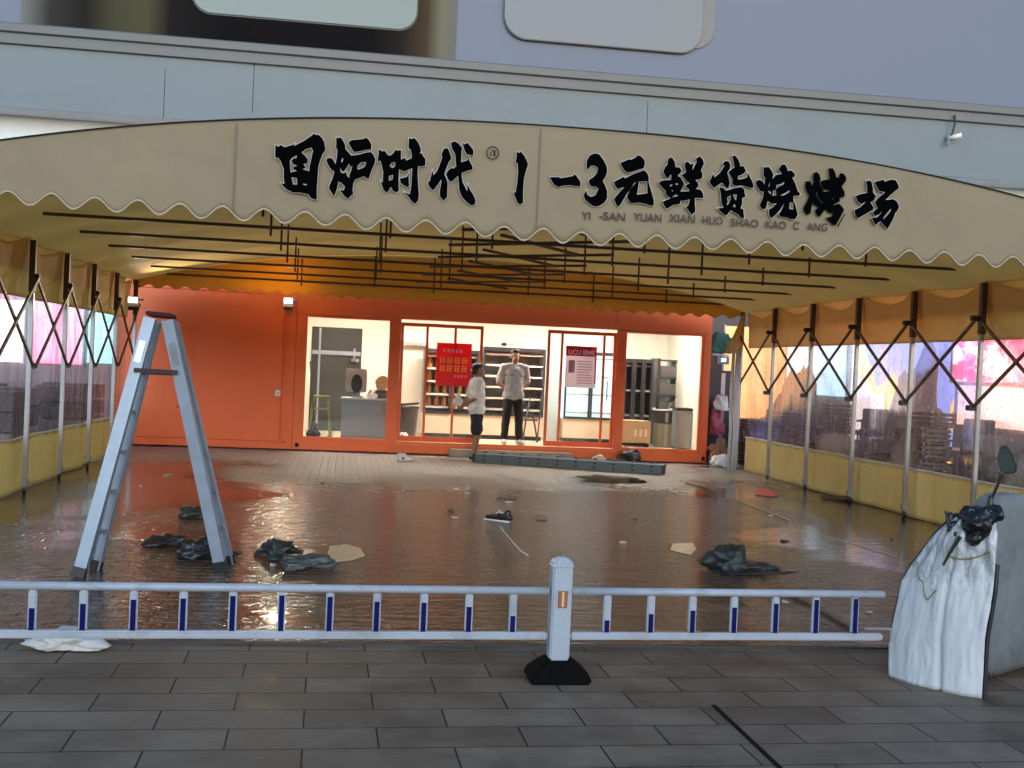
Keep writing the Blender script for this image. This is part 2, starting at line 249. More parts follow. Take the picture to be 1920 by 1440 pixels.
# ------------------------------------------------------------------ geometry helpers
def tag(o, label=None, cat=None, group=None, kind=None):
    if label: o['label'] = label
    if cat: o['category'] = cat
    if group: o['group'] = group
    if kind: o['kind'] = kind
    return o
def thing(name, label, cat, loc=(0, 0, 0), rz=0, group=None):
    o = bpy.data.objects.new(name, None); C.objects.link(o); o.location = loc; o.rotation_euler = (0, 0, rz); o.empty_display_size = .1
    return tag(o, label, cat, group)
def link(name, me, material, parent=None, smooth=False):
    o = bpy.data.objects.new(name, me); C.objects.link(o)
    if material and not me.materials: me.materials.append(material)
    if parent: o.parent = parent
    if smooth:
        for p in me.polygons: p.use_smooth = True
    return o
class MB:
    def __init__(s): s.v = []; s.f = []
    def add(s, vs, fs):
        k = len(s.v); s.v += [tuple(v) for v in vs]; s.f += [tuple(i+k for i in f) for f in fs]; return s
    def box(s, x0, x1, y0, y1, z0, z1):
        vs = [(x, y, z) for z in (z0, z1) for y in (y0, y1) for x in (x0, x1)]
        return s.add(vs, [(0, 2, 3, 1), (4, 5, 7, 6), (0, 1, 5, 4), (2, 6, 7, 3), (0, 4, 6, 2), (1, 3, 7, 5)])
    def bar(s, a, b, w, h=None, up=(0, 0, 1)):
        a, b = V(a), V(b); h = h or w; d = (b-a).normalized(); u = V(up)
        if abs(d.dot(u)) > .95: u = V((0, 1, 0))
        r = d.cross(u).normalized(); u = r.cross(d)
        vs = [p + r*sx*w/2 + u*sy*h/2 for p in (a, b) for sx, sy in ((-1, -1), (1, -1), (1, 1), (-1, 1))]
        return s.add(vs, [(0, 3, 2, 1), (4, 5, 6, 7), (0, 1, 5, 4), (1, 2, 6, 5), (2, 3, 7, 6), (3, 0, 4, 7)])
    def tube(s, pts, r, n=10, cap=True):
        pts = [V(p) for p in pts]; rs = r if isinstance(r, (list, tuple)) else [r]*len(pts); vs = []
        prev = None
        for i, p in enumerate(pts):
            d = (pts[min(i+1, len(pts)-1)] - pts[max(i-1, 0)]).normalized()
            if prev is None:
                prev = d.cross(V((0, 0, 1))) if abs(d.z) < .9 else d.cross(V((0, 1, 0)))
            prev = (prev - d*prev.dot(d)).normalized(); q = d.cross(prev)
            for k in range(n):
                a = 2*pi*k/n; vs.append(p + (prev*cos(a) + q*sin(a))*rs[i])
        fs = [(i*n+k, i*n+(k+1) % n, (i+1)*n+(k+1) % n, (i+1)*n+k) for i in range(len(pts)-1) for k in range(n)]
        if cap: fs += [tuple(range(n-1, -1, -1)), tuple((len(pts)-1)*n+k for k in range(n))]
        return s.add(vs, fs)
    def lathe(s, c, prof, n=20):
        c = V(c); vs = []
        for r, z in prof:
            for k in range(n): a = 2*pi*k/n; vs.append((c.x+r*cos(a), c.y+r*sin(a), c.z+z))
        m_ = len(prof)
        fs = [(i*n+k, i*n+(k+1) % n, (i+1)*n+(k+1) % n, (i+1)*n+k) for i in range(m_-1) for k in range(n)]
        fs += [tuple(range(n-1, -1, -1)), tuple((m_-1)*n+k for k in range(n))]
        return s.add(vs, fs)
    def prism(s, pts, y0, y1):
        """pts in X,Z; extruded along Y"""
        n = len(pts); vs = [(x, y0, z) for x, z in pts] + [(x, y1, z) for x, z in pts]
        fs = [tuple(range(n)), tuple(range(2*n-1, n-1, -1))] + [(i, i+n, (i+1) % n+n, (i+1) % n) for i in range(n)]
        return s.add(vs, fs)
    def grid(s, fn, nu, nv):
        vs = [fn(i/nu, j/nv) for j in range(nv+1) for i in range(nu+1)]
        fs = [(j*(nu+1)+i, j*(nu+1)+i+1, (j+1)*(nu+1)+i+1, (j+1)*(nu+1)+i) for j in range(nv) for i in range(nu)]
        return s.add(vs, fs)
    def mesh(s, name, bevel=0, weld=False):
        me = bpy.data.meshes.new(name); me.from_pydata(s.v, [], s.f); bm = bmesh.new(); bm.from_mesh(me)
        if weld: bmesh.ops.remove_doubles(bm, verts=bm.verts, dist=1e-5)
        bmesh.ops.recalc_face_normals(bm, faces=bm.faces)
        if bevel:
            bmesh.ops.bevel(bm, geom=[e for e in bm.edges if len(e.link_faces) == 2 and e.calc_face_angle(0) > .6], offset=bevel, segments=2, affect='EDGES', clamp_overlap=True)
        bm.to_mesh(me); bm.free(); return me
    def build(s, name, material, parent=None, bevel=0, smooth=False):
        return link(name, s.mesh(name, bevel), material, parent, smooth)
def eval_mesh(o, name):
    dg = bpy.context.evaluated_depsgraph_get(); dg.update()
    me = bpy.data.meshes.new_from_object(o.evaluated_get(dg)); me.name = name; return me
def sheet(mb, name, material, parent=None, thick=.003):
    """cloth: a grid given real thickness"""
    o = link(name, mb.mesh(name, weld=True), material, parent, True)
    md = o.modifiers.new('thickness', 'SOLIDIFY'); md.thickness = thick; md.offset = 0
    return o
def blob(name, pieces, voxel, material, parent=None, smooth=3, wrinkle=0, wscale=8, seed=0):
    """one continuous surface grown around tapered limbs ('c', p, q, r0, r1) and ellipsoids ('e', c, radii[, rotz])"""
    bm = bmesh.new()
    for pc in pieces:
        if pc[0] == 'c':
            a, b, r0, r1 = V(pc[1]), V(pc[2]), pc[3], pc[4]; d = b-a
            q = d.to_track_quat('Z', 'Y').to_matrix().to_4x4(); q.translation = (a+b)/2
            bmesh.ops.create_cone(bm, cap_ends=True, segments=16, radius1=r0, radius2=r1, depth=d.length, matrix=q)
            for p, r in ((a, r0), (b, r1)): bmesh.ops.create_icosphere(bm, subdivisions=2, radius=r, matrix=Matrix.Translation(p))
        else:
            mt = Matrix.Translation(V(pc[1])) @ (Matrix.Rotation(pc[3], 4, 'Z') if len(pc) > 3 else Matrix.Identity(4)) @ Matrix.Diagonal((*pc[2], 1))
            bmesh.ops.create_icosphere(bm, subdivisions=3, radius=1, matrix=mt)
    me = bpy.data.meshes.new('tmp'); bm.to_mesh(me); bm.free()
    o = bpy.data.objects.new('tmp', me); C.objects.link(o)
    r = o.modifiers.new('r', 'REMESH'); r.mode = 'VOXEL'; r.voxel_size = voxel
    s = o.modifiers.new('s', 'SMOOTH'); s.factor = .5; s.iterations = smooth
    res = eval_mesh(o, name); bpy.data.objects.remove(o); bpy.data.meshes.remove(me); res.materials.clear()
    if wrinkle:
        for v in res.vertices: v.co += v.normal*wrinkle*noise.fractal(v.co*wscale + V((seed, seed*2, 0)), 1, 2, 4)
    return link(name, res, material, parent, True)
def crumple(name, size, seed, material, parent=None, sub=4, rough=.45):
    """a dropped, crumpled bag or cloth lying on z = 0"""
    bm = bmesh.new(); bmesh.ops.create_icosphere(bm, subdivisions=sub, radius=1)
    o = V((seed*3.1, seed*1.7, seed*.9))
    for v in bm.verts:
        p = v.co.copy()
        k = 1 + rough*noise.fractal(p*1.3+o, .9, 2, 3) + .35*rough*(1-2*abs(noise.noise(p*3.5+o)))*1.0
        ang = math.atan2(p.y, p.x); k *= 1 + .22*sin(3*ang+seed) * (1-abs(p.z))
        z = p.z*k
        v.co = V((p.x*k*size[0], p.y*k*size[1], max(0, .35+z*.65)*size[2] + (.004 if z < -.3 else 0)))
    me = bpy.data.meshes.new(name); bm.to_mesh(me); bm.free()
    return link(name, me, material, parent, True)
def text_mesh(txt, size, depth=.001):
    cu = bpy.data.curves.new('t', 'FONT'); cu.body = txt; cu.size = size; cu.extrude = depth; cu.align_x = 'LEFT'; cu.offset = size*.012
    o = bpy.data.objects.new('t', cu); C.objects.link(o); me = eval_mesh(o, 'lettering'); bpy.data.objects.remove(o); bpy.data.curves.remove(cu); return me
def fill_curve(loops, extrude, offset=0):
    cu = bpy.data.curves.new('t', 'CURVE'); cu.dimensions = '2D'; cu.fill_mode = 'BOTH'; cu.extrude = extrude; cu.offset = offset
    for i, lp in enumerate(loops):
        area = sum(lp[k][0]*lp[(k+1) % len(lp)][1] - lp[(k+1) % len(lp)][0]*lp[k][1] for k in range(len(lp)))
        if area > 0: lp = lp[::-1]
        sp = cu.splines.new('POLY'); sp.points.add(len(lp)-1); sp.use_cyclic_u = True
        for k, (x, y) in enumerate(lp): sp.points[k].co = (x, y, 0, 1)
    o = bpy.data.objects.new('t', cu); C.objects.link(o); me = eval_mesh(o, 'lettering'); bpy.data.objects.remove(o); bpy.data.curves.remove(cu); return me
def copy_tree(o, parent=None):
    c = o.copy(); C.objects.link(c)
    if parent: c.parent = parent
    for ch in list(o.children): copy_tree(ch, c)
    return c

# ------------------------------------------------------------------ ground, paving, tent floor
MB().add([(-90, -55, -.004), (90, -55, -.004), (90, 60, -.004), (-90, 60, -.004)], [(0, 1, 2, 3)]).build('ground', mat('asphalt', (.07, .068, .065), .7, var=.2, scale=3, bump=.3, bscale=60))['kind'] = 'structure'
# dark blocker added out of view behind the viewer, keeps bright horizon sky out of glass reflections
MB().box(-90, 90, -52, -50, -.5, 6).build('horizon_blocker', mat('dark blocker', (.05, .05, .052), .9, var=.4, scale=.2))['kind'] = 'structure'
FRONT = 6.42
o = MB().box(-8, 12, -4, FRONT, -.05, 0).build('paving', mat_paving()); o['kind'] = 'structure'
j0, j1 = onZ(1340, 1325), onZ(1462, 1440); jd = (j1-j0).normalized()
o = MB().bar(j0-jd*.02, j0+jd*2.4, .022, .006).build('expansion_joint', JOINT); o['kind'] = 'structure'; o.location.z = .001
o = MB().grid(lambda u, v: (-9+22*u, FRONT+.02+17.5*v, .004), 40, 40).build('tent_floor', mat_wet()); o['kind'] = 'structure'
o = MB().box(-8, 12, FRONT, FRONT+.02, -.05, .012).build('kerb_strip', mat('kerb', (.06, .055, .05), .6)); o['kind'] = 'structure'

# ------------------------------------------------------------------ mall facade behind everything
YF = 24.0
def fz(px, py): return onY(px, py, YF)
fac = thing('mall_facade', 'pale blue clad building front with a long grey ledge behind the tent', 'building', (0, YF, 0))
zl0 = fz(0, 82).z; zl1 = fz(0, 44).z; zb = fz(310, 222).z
MB().box(-16, 24, 0, .5, zb, zl0).build('lower_cladding', FACADE, fac)
MB().box(-16, 24, .06, .5, zl1, 14).build('upper_cladding', FACADEB, fac)
lg = MB()
prof = [(.02, zl0), (-.10, zl0+.01), (-.12, zl0+.17), (-.085, zl0+.185), (-.085, zl0+.21), (-.17, zl0+.235), (-.19, zl1-.03), (-.16, zl1), (.06, zl1)]
n = len(prof); lg.add([(-16, y, z) for y, z in prof]+[(24, y, z) for y, z in prof], [tuple(range(n)), tuple(range(2*n-1, n-1, -1))]+[(i, (i+1) % n, (i+1) % n+n, i+n) for i in range(n)])
lg.build('ledge', LEDGE, fac)
for px, t0, t1 in ((310, 130, 222), (478, 92, 212), (1215, 190, 250), (2250, 250, 400)):
    a = fz(px, t1); b = fz(px, t0); MB().box(b.x-.006, b.x+.006, -.002, .01, max(a.z, zb), min(b.z, zl0)).build('panel_seam', JOINT, fac)
MB().box(-16, 24, .9, 1.3, 0, 4.3).build('ground_floor_wall', mat('unlit wall tone', (.09, .085, .085), .6, var=.3, scale=1), fac)  # lower part of the wall coloured dark to look unlit
MB().box(-16, 24, .88, 1.3, 4.302, zb-.002).build('recessed_wall', mat('pale lit wall tone', (.6, .68, .74), .5, var=.04, scale=.6), fac)  # paler colour stands for the lit zone under the cladding
MB().box(-16, 24, .02, .9, zb-.001, zb+.12).build('soffit', mat('soffit', (.7, .74, .78), .5), fac)
# printed advert over the ledge
ax0, ax1 = fz(40, 45).x, fz(852, 120).x
adv = thing('advert_banner', 'dark printed banner with a big rounded pale screen above the ledge', 'banner', (0, YF, 0))
MB().box(ax0, ax1, -.02, .055, zl1+.01, 11.5).build('print', mat_advert(ax0, ax1), adv)
def rrect(x0, x1, z0, z1, r, n=8):
    pts = []
    for cx, cz, a0 in ((x1-r, z0+r, -pi/2), (x1-r, z1-r, 0), (x0+r, z1-r, pi/2), (x0+r, z0+r, pi)):
        for k in range(n+1): a = a0+pi/2*k/n; pts.append((cx+r*cos(a), cz+r*sin(a)))
    return pts
sx0, sx1, sz0 = fz(362, 0).x, fz(782, 0).x, fz(560, 40).z
MB().prism(rrect(sx0-.03, sx1+.03, sz0-.03, sz0+2.8, .42), -.045, -.0215).build('screen_edge', mat('dark edge', (.03, .035, .04), .4), adv)
MB().prism(rrect(sx0, sx1, sz0, sz0+2.7, .4), -.075, -.046).build('screen', mat('pale screen', (.14, .20, .205), .4, var=.06, scale=.6), adv)
sg = thing('rounded_sign', 'large rounded pale lavender panel with a dark thick right edge', 'sign', (0, YF, 0))
qx0, qx1, qz0 = fz(945, 40).x, fz(1318, 0).x, fz(1120, 86).z
MB().prism(rrect(qx0+.22, qx1+.30, qz0+.12, qz0+3.0, .5), .0, .058).build('side_edge', mat('dark side', (.10, .12, .14), .35, var=.2, scale=2), sg)
MB().prism(rrect(qx0, qx1, qz0, qz0+3.0, .5), -.06, -.001).build('panel', mat('pale lavender panel', (.135, .165, .21), .42, var=.05, scale=.5), sg)
MB().prism(rrect(qx0-.012, qx1+.014, qz0-.018, qz0+3.0, .5), -.045, -.002).build('rim', mat('dark rim', (.04, .045, .06), .4), sg)
# security camera hanging under the ledge
p = fz(1779, 262)
sc_ = thing('security_camera', 'small white camera hanging from a black cable under the ledge', 'camera', (p.x, YF, p.z))
MB().tube([(.02, -.16, .52), (.03, -.19, .35), (.0, -.17, .16), (-.03, -.16, .05)], .022).build('cable', BLACKM, sc_)
MB().tube([(-.06, -.06, .02), (.03, -.2, .03), (.14, -.3, .06)], .055).build('housing', WHITEP, sc_, smooth=True)
MB().bar((-.02, 0, .0), (-.04, -.12, .0), .06).bar((-.04, -.1, .02), (-.13, -.16, -.16), .05).build('bracket', ALU, sc_)

# ------------------------------------------------------------------ the sliding tent
XL, XR, XC, HE = -3.42, 6.80, 1.69, 2.77
YT0, YT1, BAY = 8.36, 18.88, 1.503
ROWS = [YT0 + BAY*i for i in range(8)]
def arch(x): u = min(1, abs((x-XC)/5.11)); return HE + .635*(1-u**2.3)
tent = thing('sliding_tent', 'tan canvas sliding tent with scissor frames covering the wet yard', 'tent', (XC, YT0, 0))
def tl(p): return (p[0]-XC, p[1]-YT0, p[2])
class TB(MB):
    def add(s, vs, fs): return MB.add(s, [tl(v) for v in vs], fs)
def roof(u, v):
    x = XL-.16+(XR-XL+.32)*u; y = YT0+(YT1-YT0)*v; k = (v*7) % 1
    return (x, y, arch(x)+.012 - .05*sin(pi*k)**2*(.5+.5*noise.noise(V((x*.4, y*.3, 0)))) + .012*noise.noise(V((x*1.2, y*1.2, 3))))
sheet(TB().grid(roof, 60, 84), 'roof_canvas', CANVAS, tent)
SC_P = .292
def front_bottom(x): return 2.655 - .045*(1-((x-XC)/5.1)**2) + .047*cos(2*pi*(x+.05)/SC_P) + .022*noise.noise(V((x*.9, 4, 0))) + .010*noise.noise(V((x*3.1, 8, 0)))
def panel(y0, bot, amp):
    def f(u, v):
        x = XL-.04+(XR-XL+.08)*u; z0 = bot(x); z1 = arch(x)+.018
        return (x, y0 + amp*(noise.noise(V((x*.5, v*1.4, y0)))+.5*noise.noise(V((x*1.3+v, v*2, 9))))*(1-v*.4), z0+(z1-z0)*v)
    return f
fv = sheet(TB().grid(panel(YT0-.02, front_bottom, .017), 420, 14), 'front_valance', CANVAS_DARK, tent)
TB().tube([(x, YT0-.025, arch(x)+.022) for x in [XL-.04+(XR-XL+.08)*i/80 for i in range(81)]], .006, 6).build('edge_cord', BLACKM, fv)
for px in (440, 1012):
    q_ = onY(px, 300, YT0-.045); TB().box(q_.x-.004, q_.x+.004, YT0-.0415, YT0-.0385, front_bottom(q_.x)+.02, arch(q_.x)-.01).build('seam', mat('canvas seam', (.17, .135, .09), .7), fv)
# thin white hem along the scallops
sheet(TB().grid(lambda u, v: (XL-.04+(XR-XL+.08)*u, YT0-.030+.0005*v, front_bottom(XL-.04+(XR-XL+.08)*u)-.004+.014*v), 420, 1), 'hem', mat('pale hem', (.42, .35, .25), .55), fv, .004)
rv = sheet(TB().grid(panel(YT1+.02, lambda x: 2.67+.03*cos(2*pi*x/SC_P), .02), 300, 10), 'rear_valance', mat('rear canvas', (.88, .52, .09), .6, var=.08, scale=1, bump=.25, bscale=2.5, trans=.3), tent)
# poles with castors
pole_top = {}
for side, X in ((-1, XL), (1, XR)):
    for i, y in enumerate(ROWS):
        xi = X - side*.02
        po = TB().box(xi-.025, xi+.025, y-.025, y+.025, .11, 2.2).build('pole', STEEL, tent, bevel=.006)
        po['label'] = 'galvanised square pole'
        TB().box(xi-.031, xi+.031, y-.031, y+.031, 2.2, HE-.01).build('sleeve', BROWN, po)
        TB().box(xi-.032, xi+.032, y-.032, y+.032, .10, .17).box(xi-.008, xi+.008, y-.03, y+.03, .045, .10).build('castor_bracket', ALUD, po)
        w = MB().lathe((0, 0, -.014), [(.01, 0), (.038, 0), (.042, .006), (.042, .022), (.038, .028), (.01, .028)], 18); me = w.mesh('castor'); me.transform(Matrix.Translation(tl((xi, y, .046))) @ Matrix.Rotation(pi/2, 4, 'Y'))
        link('castor', me, BLACKM, po, True)
        for z in (2.37, 1.40): TB().box(*sorted((xi-side*.10-.03, xi-side*.03)), y-.035, y+.035, z-.03, z+.03).build('hinge', BLACKM, po, bevel=.008)
for side, X in ((-1, XL), (1, XR)):
    xs = X-side*.075
    for i in range(7):
        a, b = ROWS[i], ROWS[i+1]
        TB().bar((xs-.012, a, 2.37), (xs-.012, b, 1.40), .022, .034).build('scissor_bar', BROWN, tent)
        TB().bar((xs+.014, a, 1.40), (xs+.014, b, 2.37), .022, .034).build('scissor_bar', BROWN, tent)
# roof trusses: lower chord, studs, rafter following the arch
for i, y in enumerate(ROWS):
    if i == 0: y += .07
    x0, x1 = XC-4.62, XC+4.75
    tr = TB().bar((x0, y, 2.885), (x1, y, 2.885), .027, .03).build('truss_chord', BROWN, tent)
    for k, dx in enumerate((-2.47, -1.3, -.3, 1.3, 2.4, 3.7)):
        x = XC+dx+.06*noise.noise(V((i*3.3, k*1.7, 0)))
        TB().box(x-.011, x+.011, y-.031, y-.0155, 2.80+(.05 if k % 2 else 0), arch(x)-.01).build('stud', BROWN, tr)
for i in range(7):
    a, b = ROWS[i], ROWS[i+1]
    for (xa, xb, dz) in ((1.10, 2.62, 0), (2.62, 1.10, .03)):
        TB().bar((xa+.4, a, 2.95+dz), (xb, b, 2.95+dz), .035, .03).build('roof_scissor', BROWN, tent)
# side curtains: canvas top, clear vinyl window, yellow skirt
def wav(y, z, X, side, s):
    k = ((y-YT0)/BAY) % 1
    return X + side*(.075 + .05*sin(pi*k)**2*(.4+.6*abs(sin(z*1.3+s))) + .028*noise.noise(V((y*2.6, z*1.1, s))) + .012*noise.noise(V((y*7, z*2.2, s+4))))
YS0, YS1 = YT0, 18.75
for side, X, s in ((-1, XL, 1.3), (1, XR, 7.9)):
    cu = thing('side_curtain', None, None); cu.parent = tent; cu.location = (0, 0, 0)
    def top(u, v):
        y = YS0+(YS1-YS0)*u; k = ((y-YT0)/BAY) % 1
        zt = HE+.03 - .16*sin(pi*k)**1.2*(1 if side > 0 else .8); zb_ = 2.14
        z = zb_+(zt-zb_)*v
        x = wav(y, z, X, side, s) - side*.05*v + side*.06*(1-v)*v*sin(y*9+v*4)*.6
        return (x, y, z)
    body = sheet(TB().grid(top, 220, 12), 'upper_canvas', CANVAS, cu)
    def clr(u, v):
        y = YS0+(YS1-YS0)*u; z = .55+(2.17-.55)*v; return (wav(y, z, X, side, s)+side*.006, y, z)
    link('clear_window', TB().grid(clr, 220, 24).mesh('clear_window', weld=True), PVC, cu, True)
    def sk(u, v):
        y = YS0+(YS1-YS0)*u; z = .012+(.60-.012)*v; return (wav(y, z, X, side, s)+side*.012, y, z)
    sheet(TB().grid(sk, 220, 10), 'skirt', SKIRT, cu)
    sheet(TB().grid(lambda u, v: (wav(YS0+(YS1-YS0)*u, .58, X, side, s)-side*.004, YS0+(YS1-YS0)*u, .585+.03*v), 220, 1), 'seam_tape', mat('pale tape', (.6, .57, .5), .5), cu, .004)
for side, X in ((-1, XL), (1, XR)):
    sheet(TB().grid(lambda u, v: (X+side*(.165+.02*noise.noise(V((u*20, v, side)))-.02*v), YT0+(YT1-YT0)*u, 2.44+.375*v), 120, 4), 'eave_flap', CANVAS, tent)
# hanging canvas sheet slightly behind the top of each side, seen at the back corner
sheet(TB().grid(lambda u, v: (XR-.02-.34*u*(1-v)*.9, 18.80+.03*sin(u*9), 2.05+.72*v), 16, 8), 'corner_flap', CANVAS, tent)

